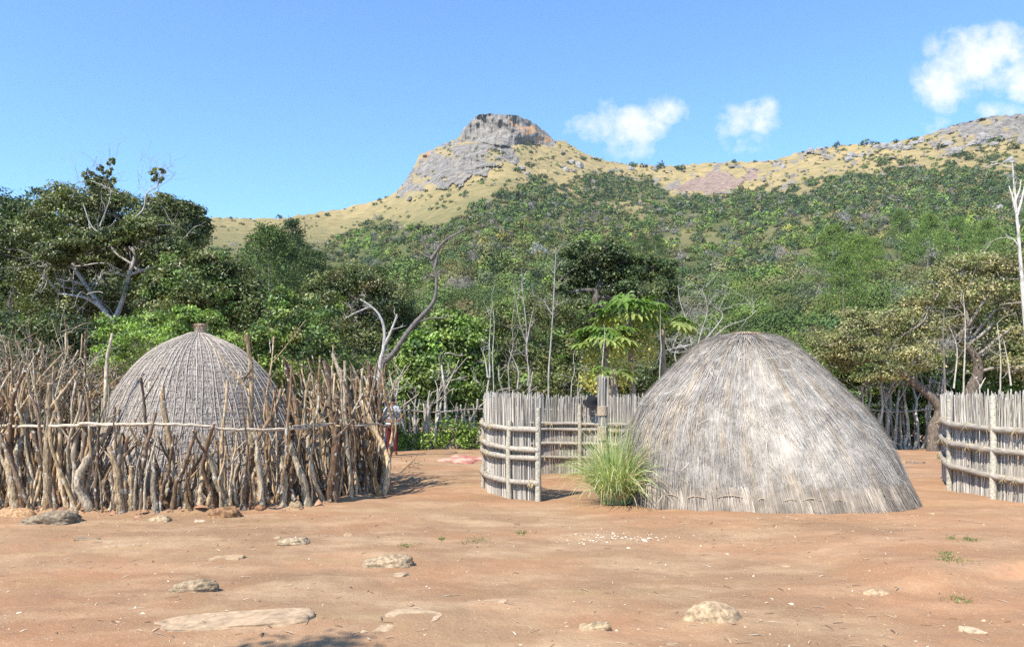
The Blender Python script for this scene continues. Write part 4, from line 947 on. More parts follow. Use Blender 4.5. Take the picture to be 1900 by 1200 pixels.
# hand-placed tall branches that break the skyline of the fence
for (bx_, tx, ty, Y, r, n) in [(185, 204, 618, 12.6, .04, 0), (160, 165, 615, 13, .025, 0), (455, 449, 620, 12.0, .05, 1), (415, 440, 705, 11.6, .035, 1), (300, 267, 700, 11.7, .03, 1), (300, 312, 715, 11.5, .055, 0), (510, 500, 622, 13, .022, 1), (590, 622, 640, 14, .022, 1), (690, 610, 655, 13.6, .05, 0), (640, 605, 670, 13, .045, 0), (700, 690, 665, 14.2, .035, 1),
                              (100, 135, 590, 16, .02, 1), (60, 108, 618, 15.5, .02, 1), (90, 162, 620, 16, .022, 1), (30, 55, 620, 15, .022, 1), (140, 178, 660, 15.6, .02, 1), (20, 22, 640, 14.5, .02, 1), (70, 75, 640, 15, .03, 1), (560, 585, 660, 14, .03, 1), (545, 530, 665, 12.6, .04, 0)]:
    b_ = np.array([gx(bx_, Y), Y, -.03]); t_ = P(tx, ty, Y + R.uniform(-.2, .2)); h = t_[2] - b_[2]
    add_stick(mb, b_, h, r, [(t_[0] - b_[0]) / h, (t_[1] - b_[1]) / h], .09, .6 if n else .15, sides=7)
    if n:
        for w_ in range(2): twigs(mb, b_ + (t_ - b_) * R.uniform(.7, .95), (t_ - b_) * .5 + R.normal(size=3) * .8, R.uniform(.15, .35), r * .45, pick(STK, 1)[0], 1)
o = mb.build('stick_mass', M_stick, fr); o['kind'] = 'stuff'
mb = MB()
RAILC = np.array((.45, .38, .29))
def rail_pts(pl, off=.0):
    out = []
    for px, py in pl:
        # meet the outer face of the fence along the line of sight
        best = min(angs, key=lambda a: abs(950 + ell(a, 1.03)[0] / ell(a, 1.03)[1] * F - px)); x, y = ell(best, 1.035)
        out.append([x, y - off, HC - (py - HZ) / F * y])
    return resample(out, 5)
for k, (pl, r0, r1) in enumerate([([(-60, 793), (0, 790), (60, 791), (140, 789), (215, 787), (262, 788)], .02, .024), ([(150, 785), (230, 788), (300, 786), (370, 789), (430, 796), (500, 797), (540, 793)], .023, .017), ([(430, 799), (520, 797), (570, 793), (620, 787), (660, 790), (700, 786), (722, 790)], .02, .014), ([(540, 791), (585, 787), (632, 783)], .015, .01)]):
    p = rail_pts(pl, .012 * (k % 2)); p += R.normal(size=p.shape) * .006
    mb = MB(); mb.tube(p, np.linspace(r0, r1, len(p)), RAILC * R.uniform(.85, 1.1), 8, True, (.6, .5, .36), rn=.08); mb.build('rail', M_pole, fr)

# ------------------------------------------------------------------ netted beehive hut
HX, HY = gx(368, 14.2), 14.2
hut = thing('beehive_hut', 'domed grass hut wrapped in a net of ropes with a small bound knob on top', 'hut', (HX, HY, 0))
PR = np.array([(0, 2.84), (.12, 2.835), (.31, 2.75), (.62, 2.6), (.88, 2.4), (1.12, 2.14), (1.34, 1.8), (1.54, 1.4), (1.74, 1.0), (1.9, .6), (2.02, .25), (2.08, -.05)])
pr_ = resample(np.c_[PR, np.zeros(len(PR))], 5)[:, :2]
al = np.r_[0, np.cumsum(np.linalg.norm(np.diff(pr_, axis=0), axis=1))]
def dome(a, s_):
    """point and normal on the dome at angle a, arc length s_ from the top"""
    r = np.interp(s_, al, pr_[:, 0]); z = np.interp(s_, al, pr_[:, 1])
    r2 = np.interp(s_ + .03, al, pr_[:, 0]); z2 = np.interp(s_ + .03, al, pr_[:, 1])
    wob = 1 + .02 * np.sin(3 * a + 1) + .012 * np.sin(7 * a)
    tx = unit(np.stack([r2 - r + 1e-6, z2 - z], -1)); 
    p = np.stack([HX + r * wob * np.cos(a), HY + r * wob * np.sin(a), z], -1)
    n_ = np.stack([-tx[..., 1] * np.cos(a), -tx[..., 1] * np.sin(a), tx[..., 0]], -1)
    t_ = np.stack([tx[..., 0] * np.cos(a), tx[..., 0] * np.sin(a), tx[..., 1]], -1)
    return p, n_, t_
na, ns = 160, 60
A, S = np.meshgrid(np.linspace(0, 2 * np.pi, na, endpoint=False), np.linspace(.0, al[-1], ns))
p, n_, t_ = dome(A.ravel(), S.ravel())
bump_ = .02 * (fbm(np.stack([A.ravel() * 6, S.ravel() * 4, A.ravel() * 0], 1), 3, 7) - .5); p = p + n_ * bump_[:, None]
i = (np.arange(ns - 1)[:, None] * na + np.arange(na)).ravel(); j = (np.arange(ns - 1)[:, None] * na + (np.arange(na) + 1) % na).ravel()
mb = MB(); mb.add(p, np.stack([i, i + na, j + na, j], 1), (.36, .315, .275), True)
mb.build('dome', M_thatch, hut)
n = 26000; s0 = al[-1] * np.sqrt(R.random(n)) * .97 + .05; a0 = R.random(n) * 6.283
keep = np.sin(a0) < .45; s0, a0 = s0[keep], a0[keep]; n = len(s0)
p, n_, t_ = dome(a0, s0)
mb = MB(); mb.strands(p + n_ * .006, unit(t_ + .09 * R.normal(size=(n, 3))), n_, R.uniform(.08, .2, n), R.uniform(.004, .009, n), pick([(.34, .29, .25), (.28, .24, .21), (.39, .34, .295), (.23, .19, .165)], n, .15), .008)
mb.build('thatch', M_straw, hut)
mb = MB(); NR = 66
for k in range(NR):
    a = k / NR * 6.283 + .02 * R.normal(); s_ = np.linspace(.14 + .25 * (k % 2), al[-1], 26); p, n_, t_ = dome(a + .015 * np.sin(s_ * 3 + k) + np.zeros(26), s_)
    mb.tube(p + n_ * .015, .0085, np.array((.40, .345, .29)) * R.uniform(.8, 1.15), 5, cap=False)
mb.build('vertical_rope', M_rope, hut)
mb = MB()
for k, s_ in enumerate(np.arange(.32, al[-1] - .05, .098)):
    a = np.linspace(0, 2 * np.pi, 133); p, n_, t_ = dome(a, s_ + .035 * np.sin(a * 2 + k * .2) + .012 * R.normal() + .007 * R.normal(size=133) - .02 * np.abs(np.sin(a * NR / 2)))
    mb.tube(p + n_ * .011, .0055, np.array((.40, .345, .29)) * R.uniform(.8, 1.15), 4, cap=False)
mb.build('cross_rope', M_rope, hut)
mb = MB(); zt = 2.84; X0 = HX + gx(950 + 4, HY)
prof = [(.11, -.06), (.1, .0), (.085, .04), (.095, .06), (.085, .08), (.1, .1), (.11, .13), (.105, .155), (.06, .17), (.01, .175)]
an = np.linspace(0, 6.283, 24, endpoint=False)
pv = np.array([[X0 + r * math.cos(q), HY + r * math.sin(q), zt + z] for r, z in prof for q in an]); i = (np.arange(len(prof) - 1)[:, None] * 24 + np.arange(24)).ravel(); j = (np.arange(len(prof) - 1)[:, None] * 24 + (np.arange(24) + 1) % 24).ravel()
mb.add(pv, np.stack([i, j, j + 24, i + 24], 1), (.33, .24, .17), True)
n = 260; aa = R.random(n) * 6.283; mb.strands(np.stack([X0 + .1 * np.cos(aa), HY + .1 * np.sin(aa), np.full(n, zt + .12)], 1), unit(np.stack([np.cos(aa) * .5, np.sin(aa) * .5, R.uniform(-.6, 1, n)], 1)), np.stack([np.cos(aa), np.sin(aa), aa * 0], 1), .06, .006, pick([(.36, .27, .19), (.28, .2, .14)], n), .004)
for z in (.035, .075): mb.tube(np.array([[X0 + .098 * math.cos(q), HY + .098 * math.sin(q), zt + z] for q in np.linspace(0, 6.3, 25)]), .012, (.45, .37, .28), 5, cap=False)
mb.build('knob', M_rope, hut)

# ------------------------------------------------------------------ thatched hut
TX, TY = gx(1426, 12.75), 12.75; TRX, TRY, TH = 2.22, 1.45, 2.72
th = thing('thatched_hut', 'rounded hut covered to the ground in shaggy grey grass thatch', 'hut', (TX, TY, 0))
TP = np.array([(0, 1.0), (.06, .998), (.2, .975), (.275, .948), (.385, .885), (.545, .765), (.735, .6), (.865, .43), (.945, .25), (.985, .06), (1.0, -.03)])
tp_ = resample(np.c_[TP, np.zeros(len(TP))], 6)[:, :2]; tl_ = np.r_[0, np.cumsum(np.linalg.norm(np.diff(tp_ * [2, 2.7], axis=0), axis=1))]
def hutp(a, s_):
    r = np.interp(s_, tl_, tp_[:, 0]); z = np.interp(s_, tl_, tp_[:, 1])
    sh = -.175 * np.clip(z / .65, 0, 1)                  # the top sits left of the middle
    ca, sa = np.cos(a), np.sin(a)
    se = (np.abs(ca) ** 2.4 + np.abs(sa) ** 2.4) ** (-1 / 2.4)
    lump = 1 + .025 * np.sin(2 * a + 1) + .014 * np.sin(5 * a + z * 4)
    return np.stack([TX + TRX * (r * se * lump * ca + sh), TY + TRY * r * se * lump * sa, TH * z], -1)
def hutf(a, s_):
    p = hutp(a, s_); t_ = unit(hutp(a, s_ + .02) - hutp(a, s_ - .02)); b_ = unit(hutp(a + .01, s_) - hutp(a - .01, s_)); n_ = unit(np.cross(t_, b_))
    return p, n_, t_
na, ns = 200, 90
A, S = np.meshgrid(np.linspace(0, 2 * np.pi, na, endpoint=False), np.linspace(.01, tl_[-1] - .001, ns))
p, n_, t_ = hutf(A.ravel(), S.ravel())
lum = fbm(np.stack([np.cos(A.ravel()) * 9, np.sin(A.ravel()) * 9, S.ravel() * 2.2], 1), 4, 13) - .5
fold = fbm(np.stack([A.ravel() * 26, S.ravel() * .7, A.ravel() * 0], 1), 3, 14) - .5
p = p + n_ * (lum * .08 + fold * .03)[:, None]
i = (np.arange(ns - 1)[:, None] * na + np.arange(na)).ravel(); j = (np.arange(ns - 1)[:, None] * na + (np.arange(na) + 1) % na).ravel()
mb = MB(); mb.add(p, np.stack([i, i + na, j + na, j], 1), np.array([.36, .325, .29]) * (1 - .6 * smooth(tl_[-1] - .4, tl_[-1] - .15, S.ravel()))[:, None], True); mb.build('body', M_thatch, th)  # body colour darkened near the ground, as shade behind the parted fringe
STRAW = [(.425, .39, .35), (.395, .36, .325), (.455, .42, .38), (.36, .325, .29), (.42, .375, .325)]
def surf_off(a, s_):
    return (fbm(np.stack([np.cos(a) * 9, np.sin(a) * 9, s_ * 2.2], 1), 4, 13) - .5) * .08 + (fbm(np.stack([a * 26, s_ * .7, a * 0], 1), 3, 14) - .5) * .03
n = 170000; s0 = tl_[-1] * np.sqrt(R.random(n)) * .93 + .02; a0 = R.random(n) * 6.283
keep = (np.sin(a0) < .5); s0, a0 = s0[keep], a0[keep]; n = len(s0)
p, n_, t_ = hutf(a0, s0); off = surf_off(a0, s0)
pat = fbm(np.stack([a0 * 5, s0 * 1.1, a0 * 0], 1), 4, 23); tanp = smooth(.55, .72, fbm(np.stack([a0 * 14, s0 * 1.3, a0 * 0], 1), 3, 29))
col = pick(STRAW, n, .1) * (.92 + .14 * smooth(.32, .68, pat))[:, None]
# left thatch darkened in colour to mimic how light plays on fibres; top browner
shade_brown = smooth(.1, -.9, (p[:, 0] - TX) / TRX + .25 * (pat - .5)) * .5 + .28 * smooth(1.5, 2.5, p[:, 2])
col = col * (1 - np.clip(shade_brown, 0, .6)[:, None] * np.array([.26, .29, .31]))
col = col * (1 - tanp[:, None] * np.array([.0, .07, .17]))
ln = R.uniform(.16, .42, n); ln = np.minimum(ln, np.maximum(.08, tl_[-1] - s0 + .03))
mb = MB(); mb.strands(p + n_ * (off + .004 + .007 * R.random(n))[:, None], unit(t_ + .04 * R.normal(size=(n, 3)) + .03 * np.sin(a0 * 21 + s0 * 3)[:, None] * np.cross(n_, t_)), n_, ln, R.uniform(.003, .006, n), col, .005, .003)
# stray bent stalks
n = 160; s0 = tl_[-1] * np.sqrt(R.random(n)) * .95; a0 = -R.random(n) * 3.14; p, n_, t_ = hutf(a0, s0)
mb.strands(p + n_ * .03, unit(t_ + .5 * R.normal(size=(n, 3))), n_, R.uniform(.1, .3, n), .006, pick([(.6, .53, .45), (.5, .4, .28), (.25, .2, .17)], n), .025, .03)
mb.build('thatch', M_straw, th)
# fringe at the ground, parted into bunches
mb = MB(); nb = 44
for k in range(nb):
    a = -math.pi - .1 + (math.pi + .2) * (k + .5) / nb; g = R.uniform(.7, .98); m_ = 170
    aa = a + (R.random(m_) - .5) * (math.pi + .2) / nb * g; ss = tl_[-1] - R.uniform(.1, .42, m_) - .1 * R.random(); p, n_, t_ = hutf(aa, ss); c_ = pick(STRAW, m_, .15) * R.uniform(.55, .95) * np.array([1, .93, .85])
    mb.strands(p + n_ * (.02 + .03 * R.random(m_))[:, None], unit(t_ + .06 * R.normal(size=(m_, 3)) + np.array([0, 0, -.15])), n_, tl_[-1] - ss + R.uniform(-.09, .07, m_), R.uniform(.007, .014, m_), c_, .03, .03)
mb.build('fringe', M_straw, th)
mb = MB()
for (x0, x1, z) in [(1262, 1282, .2), (1296, 1322, .19), (1340, 1378, .21), (1402, 1416, .17), (1448, 1478, .16), (1484, 1520, .17), (1540, 1562, .15), (1215, 1232, .2)]:
    aa = np.linspace(0, 1, 7)
    pts = []
    for q in aa:
        px = x0 + (x1 - x0) * q; an_ = -math.acos(np.clip((gx(px, 11.5) - TX) / TRX, -.98, .98)); s1 = np.interp(-z, -tp_[:, 1] * TH, tl_); p1, n1_, _ = hutf(np.array([an_]), np.array([s1])); pts.append(p1[0] + n1_[0] * .07 + [0, 0, .03 * math.sin(q * 3.14)])
    mb.tube(resample(pts, 2), .008, (.4, .32, .22), 6)
mb.build('binding_rope', M_rope, th)
# crown of the thatch
n = 900; aa = R.random(n) * 6.283; rr = .2 * np.sqrt(R.random(n)); ap = hutp(np.array([0.]), np.array([0.]))[0]
mb = MB(); mb.strands(np.stack([ap[0] + rr * np.cos(aa), ap[1] + rr * np.sin(aa), ap[2] + .012 - .3 * rr ** 1.6], 1), unit(np.stack([np.cos(aa), np.sin(aa), np.full(n, -.25)], 1)), np.tile([0, 0, 1.], (n, 1)), .14, .009, pick([(.5, .36, .22), (.46, .33, .22), (.42, .33, .25)], n), .012)
mb.build('top_cap', M_straw, th)
# hooded entrance on the left-hand side
ex, ey = gx(1193, 13.4), 13.4; er, eh = .46, 1.28
def porch(a, t_):
    z = np.cos(t_); r = np.sin(t_) ** .8; return np.stack([ex + er * r * np.cos(a), ey + er * 1.1 * r * np.sin(a), eh * z], -1)
A, S = np.meshgrid(np.linspace(0, 2 * np.pi, 48, endpoint=False), np.linspace(.02, math.pi / 2 + .05, 24)); p = porch(A.ravel(), S.ravel())
i = (np.arange(23)[:, None] * 48 + np.arange(48)).ravel(); j = (np.arange(23)[:, None] * 48 + (np.arange(48) + 1) % 48).ravel()
mb = MB(); mb.add(p, np.stack([i, i + 48, j + 48, j], 1), (.27, .22, .18), True)
n = 5200; a0 = R.random(n) * 6.283; s0 = R.uniform(.1, 1.35, n); p = porch(a0, s0); t_ = unit(porch(a0, s0 + .02) - p); n_ = unit(p - np.array([ex, ey, .3])); 
mb.strands(p + n_ * .01, unit(t_ + .09 * R.normal(size=(n, 3))), n_, R.uniform(.14, .3, n), R.uniform(.006, .011, n), pick(STRAW, n, .16) * .85, .014, .02)
mb.build('porch', M_straw, th)

# ------------------------------------------------------------------ reed fences
REED = [(.45, .42, .37), (.38, .35, .31), (.52, .48, .43), (.25, .225, .19), (.42, .375, .31)]
def reed_fence(label, path, rails, posts, height=1.72, dens=.0135, splay=.03, rail_r=.042, name='reed_fence', skip=None):
    pa = resample([[gx(px, Y), Y, 0] for px, Y in path], 12); sg = np.r_[0, np.cumsum(np.linalg.norm(np.diff(pa, axis=0), axis=1))]
    def at(s_): return np.array([np.interp(s_, sg, pa[:, 0]), np.interp(s_, sg, pa[:, 1])])
    def nrm(s_): d_ = unit(at(s_ + .05) - at(s_ - .05)); return np.array([d_[1], -d_[0]])
    rt = thing(name, label, 'fence', (*at(sg[-1] / 2), 0))
    mb = MB()
    for lay in (-.012, .012):
        s_ = 0
        while s_ < sg[-1]:
            c_ = at(s_) + nrm(s_) * (lay + R.normal() * .004); r = R.choice([.0055, .007, .009, .012], p=[.3, .35, .25, .1]); h = height + R.normal() * .035; l_ = R.normal(size=2) * splay
            z0 = gz1(*c_) - .03; d_ = unit(at(s_ + .05) - at(s_ - .05))
            tl = d_ * l_[0] * .8 + nrm(s_) * l_[1] * .3
            pts = [[*c_, z0], [*(c_ + tl * .5 + R.normal(size=2) * .006), h * .55], [*(c_ + tl * 1.3), h]]
            mb.tube(pts, [r, r * .95, r * .8], pick(REED, 1, .18)[0], 5, True, (.6, .52, .4)); s_ += dens * R.uniform(.75, 1.9)
    mb.build('reed_panel', M_reed, rt)
    for (t0, t1, z0, z1, side, r) in rails:
        ss = np.linspace(t0 * sg[-1], t1 * sg[-1], 16); pts = [[*(at(q) + nrm(q) * side * (.03 + r)), z0 + (z1 - z0) * k / 15 + .006 * math.sin(k * 1.7 + t0 * 9)] for k, q in enumerate(ss)]
        q = MB(); q.tube(pts, r * (1 + .08 * R.normal(size=16)), pick([(.35, .305, .25), (.32, .28, .23)], 1, .1)[0], 10, True, (.5, .4, .27)); q.build('rail', M_pole, rt)
        q = MB()
        for k in range(max(2, int((t1 - t0) * sg[-1] / .55))):
            s_ = R.uniform(t0 * sg[-1] + .05, t1 * sg[-1] - .05); z = np.interp(s_, ss, np.linspace(z0, z1, 16)); c_ = at(s_); n_ = nrm(s_); d_ = unit(at(s_ + .05) - at(s_ - .05))
            lp = [np.array([*(c_ + n_ * side * (.03 + r + math.cos(b_) * (r + .008)) + d_ * .03 * math.sin(b_ * .5)), z + math.sin(b_) * (r + .008)]) for b_ in np.linspace(0, 6.28, 11)]
            q.tube(lp, .006, (.42, .33, .17), 4, cap=False)
            m_ = 5; p0 = np.tile(np.array([*(c_ + n_ * side * (.05 + 2 * r)), z]), (m_, 1)); q.strands(p0, unit(R.normal(size=(m_, 3)) * .5 + [0, 0, -1]), np.tile(np.array([*(n_ * side), 0.]), (m_, 1)), R.uniform(.04, .12, m_), .006, pick([(.5, .4, .2), (.45, .36, .22)], m_))
        q.build('tie', M_rope, rt)
    for (t, side, h, r, col) in posts:
        s_ = t * sg[-1]; c_ = at(s_) + nrm(s_) * side * (.025 + r); q = MB()
        q.tube(resample([[*c_, gz1(*c_) - .08], [*(c_ + R.normal(size=2) * .012), h * .5], [*c_, h]], 4), r * np.linspace(1.04, .9, 9), col, 10, True, (.5, .42, .28), rn=.03); q.build('post', M_pole, rt)
    return rt
PATH1 = [(1003, 12.9), (968, 13.05), (930, 13.45), (908, 14.1), (902, 14.9), (912, 15.9), (940, 16.8), (990, 17.5), (1050, 17.6), (1110, 17.3), (1172, 16.7), (1230, 16.2)]
reed_fence('curved reed screen with four pole rails and an opening facing the grass clump', PATH1,
  [(-.005, .36, 1.135, 1.23, -1, .047), (.0, .36, .80, .93, -1, .046), (.0, .36, .665, .72, -1, .046), (.0, .36, .26, .33, -1, .049),
   (.47, .88, 1.13, 1.1, 1, .036), (.45, 1., .98, .98, 1, .038), (.46, 1., .66, .68, 1, .036), (.47, .92, .37, .35, 1, .036), (.83, 1., 1.12, 1.1, 1, .036)],
  [(.002, -1, 1.5, .05, (.38, .35, .28)), (.008, 1, 1.42, .045, (.3, .22, .13)), (.065, -1.05, 1.28, .045, (.38, .345, .27)), (.755, 1, 1.55, .05, (.36, .32, .25)), (.55, 1, 1.5, .04, (.4, .36, .26)), (.93, 1, 1.45, .05, (.37, .34, .27)), (.25, -1, 1.3, .04, (.38, .34, .28))])
PATH2 = [(1750, 16.1), (1757, 15.2), (1768, 14.1), (1800, 13.45), (1850, 12.75), (1905, 12.2), (1975, 11.7), (2060, 11.3)]
reed_fence('reed fence with three thick pole rails at the right edge of the photo', PATH2,
  [(.17, 1., 1.25, 1.1, 1, .053), (.16, 1., .91, .76, 1, .053), (.12, 1., .56, .3, 1, .055), (.0, .2, 1.17, 1.24, 1, .042), (.0, .19, .75, .86, 1, .042), (.0, .16, .48, .54, 1, .042)],
  [(.43, .9, 1.66, .05, (.4, .37, .3)), (.68, .9, 1.7, .055, (.46, .42, .34)), (.3, -1, 1.6, .045, (.38, .34, .28))], splay=.07)

# bound gate post
Y = 13.2; bx = gx(1118, Y)
gp = thing('gate_post', 'tall grey post of bundled reeds bound with rope, beside the grass clump', 'post', (bx, Y, 0))
mb = MB()
for k in range(64):
    a_ = R.random() * 6.28; r_ = .075 * math.sqrt(R.random()); c_ = np.array([bx + r_ * math.cos(a_), Y + r_ * math.sin(a_)])
    mb.tube([[*c_, -.05], [*(c_ + R.normal(size=2) * .004), 1.0], [*(c_ + R.normal(size=2) * .012 + (c_ - [bx, Y]) * .2), 2.0 + R.normal() * .02]], R.uniform(.007, .012), pick(REED, 1, .2)[0] * .8, 5, True, (.55, .48, .38))
mb.build('reed_bundle', M_reed, gp)
for (za, zb) in [(1.36, 1.52), (.72, .9), (.95, 1.18)]:
    mb = MB(); nt_ = int((zb - za) / .017); tt = np.linspace(0, nt_ * 6.283, nt_ * 12)
    mb.tube(np.stack([bx + .088 * np.cos(tt), Y + .088 * np.sin(tt), za + (zb - za) * tt / tt[-1]], 1), .0085, (.42, .34, .25), 5); mb.build('rope_binding', M_rope, gp)

# black hat hung on the reed fence
c_ = P(1099, 745, 17.15)
mb = MB(); prof = [(.0, .13), (.07, .125), (.115, .09), (.13, .03), (.135, -.03), (.15, -.045), (.2, -.06), (.2, -.072), (.13, -.06)]
an = np.linspace(0, 6.283, 20, endpoint=False); pv = np.array([[r * math.cos(q) * (1 + .08 * math.sin(3 * q)), r * math.sin(q) * .9, z - .04 * math.sin(q * 2) * r / .2] for r, z in prof for q in an]); i = (np.arange(len(prof) - 1)[:, None] * 20 + np.arange(20)).ravel(); j = (np.arange(len(prof) - 1)[:, None] * 20 + (np.arange(20) + 1) % 20).ravel()
mb.add(pv, np.stack([i, i + 20, j + 20, j], 1), (.012, .012, .014), True); o = mb.build('hat', M_cloth); o.location = c_; o.rotation_euler = (.35, .15, .3); tag(o, 'black soft hat hung on top of the reed screen', 'hat')

# ------------------------------------------------------------------ grass clump
Y = 12.35; bx = gx(1143, Y)
gr = thing('grass_clump', 'large tuft of long arching pale green grass beside the thatched hut', 'grass', (bx, Y, gz1(bx, Y)))
mb = MB(); n = 1350
a0 = R.random(n) * 6.283; rr = .17 * np.sqrt(R.random(n)); out = R.beta(1.2, 1.2, n) * 1.55; ln = R.uniform(.5, 1.45, n)
p0 = np.stack([bx + rr * np.cos(a0) * 1.3, Y + rr * np.sin(a0), np.zeros(n)], 1); aa = a0 + .5 * R.normal(size=n)
hd = np.stack([np.cos(aa) + .12, np.sin(aa), aa * 0], 1); col = pick([(.38, .45, .19), (.48, .52, .28), (.31, .41, .14), (.56, .54, .34), (.42, .49, .24)], n, .12)
dry = R.random(n) < .14; col[dry] = pick([(.5, .4, .22), (.42, .32, .18)], int(dry.sum())); out[dry] *= 1.25
K = 6; t = np.linspace(0, 1, K)
ang = (out[:, None] * (.35 + 1.25 * t[None] ** 1.3))
step = ln[:, None] / K; cx_ = np.cumsum(np.sin(ang) * step, 1); cz_ = np.cumsum(np.cos(ang) * step, 1)
cx_ = np.c_[np.zeros(n), cx_]; cz_ = np.c_[np.zeros(n), cz_]
cp = p0[:, None] + hd[:, None] * cx_[..., None] + np.array([0, 0, 1.]) * cz_[..., None]
side = unit(np.stack([-hd[:, 1], hd[:, 0], np.full(n, .2)], 1)); side = unit(side + .8 * R.normal(size=(n, 3)))
wd = R.uniform(.006, .012, n)[:, None] * np.r_[1, np.linspace(1, .15, K)][None]
V_ = np.stack([cp - side[:, None] * wd[..., None], cp + side[:, None] * wd[..., None]], 2).reshape(-1, 3)
b_ = (np.arange(n)[:, None, None] * (K + 1) * 2) + np.arange(K)[None, :, None] * 2
mb.add(V_, (b_ + np.array([0, 1, 3, 2])).reshape(-1, 4), np.repeat(col, (K + 1) * 2, 0)); mb.build('blades', M_grass, gr)
# little green tufts on the yard
for k, (px, py, w_, lab) in enumerate([(820, 1001, 14, 'tiny sparse green tuft left of a longer one on the yard'), (885, 1004, 40, 'long low strip of green grass on the bare yard'), (752, 1016, 16, 'tiny green tuft right behind the large brown boulder'), (1800, 1022, 24, 'green tuft at the far edge of the eroded bank'), (1768, 1058, 44, 'green grass patch on the red eroded bank'), (1755, 1045, 20, 'small green tuft just above the patch on the bank'), (1780, 1110, 34, 'low green patch under the eroded bank'), (1765, 1017, 12, 'tiny olive tuft left of the tuft at the bank edge'), (968, 990, 18, 'faint green tuft between the stick fence and the white chips')]):
    y = gy(py); x = gx(px, y); wm = w_ * y / F; n = int(30 + 2.2 * w_)
    p0 = np.stack([R.normal(size=n) * wm * .28, R.normal(size=n) * wm * .5, np.full(n, -.004)], 1); d_ = unit(R.normal(size=(n, 3)) * [1, 1, .3] + [0, 0, .6])
    mb = MB(); mb.strands(p0, d_, unit(np.cross(d_, R.normal(size=(n, 3)))), R.uniform(.02, .06, n), .006, pick([(.16, .19, .06), (.22, .23, .09), (.3, .27, .14)], n)); o = mb.build('grass_tuft', M_grass); o.location = (x, y, gz1(x, y)); tag(o, lab, 'grass', 'small grass tufts on the yard', 'stuff')

# white chips spilled on the yard, clods along the fence foot
def scatter(name, n, fx, fy, s, pal, label, cat, mat):
    V0, F0 = rock_mesh(2, 2, .8, 'round', 3); sub = MB()
    th_ = np.array([[1, 0, 0], [.3, .9, 0], [-.8, .6, 0], [-.8, -.6, 0], [.3, -.9, 0], [.1, .1, .5], [-.2, -.2, .45]])
    fc = [[0, 1, 5], [1, 2, 5], [2, 6, 5], [2, 3, 6], [3, 4, 6], [4, 0, 5], [4, 5, 6]]
    for k in range(n):
        px, py = fx(), fy(); y = gy(py); x = gx(px, y); r = s * R.lognormal(0, .5); a_ = R.random() * 6.28
        q = (th_ + R.normal(size=th_.shape) * .15) * r * np.array([1, R.uniform(.5, 1), R.uniform(.4, 1)])
        q = np.stack([q[:, 0] * math.cos(a_) - q[:, 1] * math.sin(a_), q[:, 0] * math.sin(a_) + q[:, 1] * math.cos(a_), q[:, 2]], 1) + [x, y, gz1(x, y)]
        sub.add(q, fc, pick(pal, 1, .15)[0])
    return tag(sub.build(name, mat), label, cat, kind='stuff')
scatter('white_chips', 170, lambda: R.normal() * 48 + 1150, lambda: R.normal() * 7 + 998, .0105, [(.66, .6, .5), (.56, .48, .37), (.72, .67, .58)], 'scatter of small white chips on the earth before the thatched hut', 'chips', M_chip)
scatter('gravel', 1100, lambda: R.uniform(-50, 1950), lambda: 955 + 250 * R.random() ** 1.3, .0075, [(.42, .3, .2), (.52, .42, .3), (.26, .16, .1), (.32, .2, .12)], 'loose small stones sprinkled over the bare earth', 'gravel', M_chip)
scatter('earth_clods', 330, lambda: R.uniform(0, 735), lambda: np.interp(R.uniform(0, 735), [0, 735], [950, 950]) + R.normal() * 4, .02, [(.3, .16, .1), (.34, .2, .12), (.25, .14, .09)], 'reddish earth clods along the foot of the stick fence', 'clods', M_stone) if False else None
# straw bits, dead leaves and twigs lying about
n = 900; px = np.where(R.random(n) < .5, R.uniform(-20, 1920, n), np.where(R.random(n) < .5, R.normal(size=n) * 170 + 1450, R.normal(size=n) * 240 + 420)); py = np.where(R.random(n) < .5, 958 + R.random(n) ** 2 * 60, 960 + R.random(n) * 240)
yy = gy(py); xx = gx(px, yy); d_ = np.stack([R.normal(size=n), R.normal(size=n), np.zeros(n)], 1); sub = MB()
sub.strands(np.stack([xx, yy, gz(xx, yy) + .003], 1), unit(d_), np.tile([0, 0, 1.], (n, 1)), R.uniform(.02, .12, n), R.uniform(.003, .012, n), pick([(.45, .36, .24), (.2, .13, .08), (.55, .48, .36), (.14, .095, .06)], n, .2), .006)
tag(sub.build('plant_litter', M_straw), 'straw bits and dead leaves scattered over the bare earth', 'litter', kind='stuff')
sub = MB()
for k in range(420):
    a = at_len(R.random() * seg[-1]); x, y = ell(a, 1.0 + abs(R.normal()) * .035); r = .016 * R.lognormal(0, .6); th_ = unit(R.normal(size=(8, 3)))
    V0, F0 = np.array([[1, 0, 0], [0, 1, 0], [-1, 0, 0], [0, -1, 0], [.1, .1, .8], [0, 0, -.5]]) + R.normal(size=(6, 3)) * .2, [[0, 1, 4], [1, 2, 4], [2, 3, 4], [3, 0, 4]]
    sub.add(V0 * r + [x, y, gz1(x, y)], F0, pick([(.3, .165, .1), (.35, .2, .125), (.25, .14, .09)], 1)[0], True)
tag(sub.build('earth_clods', M_chip), 'reddish earth clods along the foot of the stick fence', 'clods', kind='stuff')

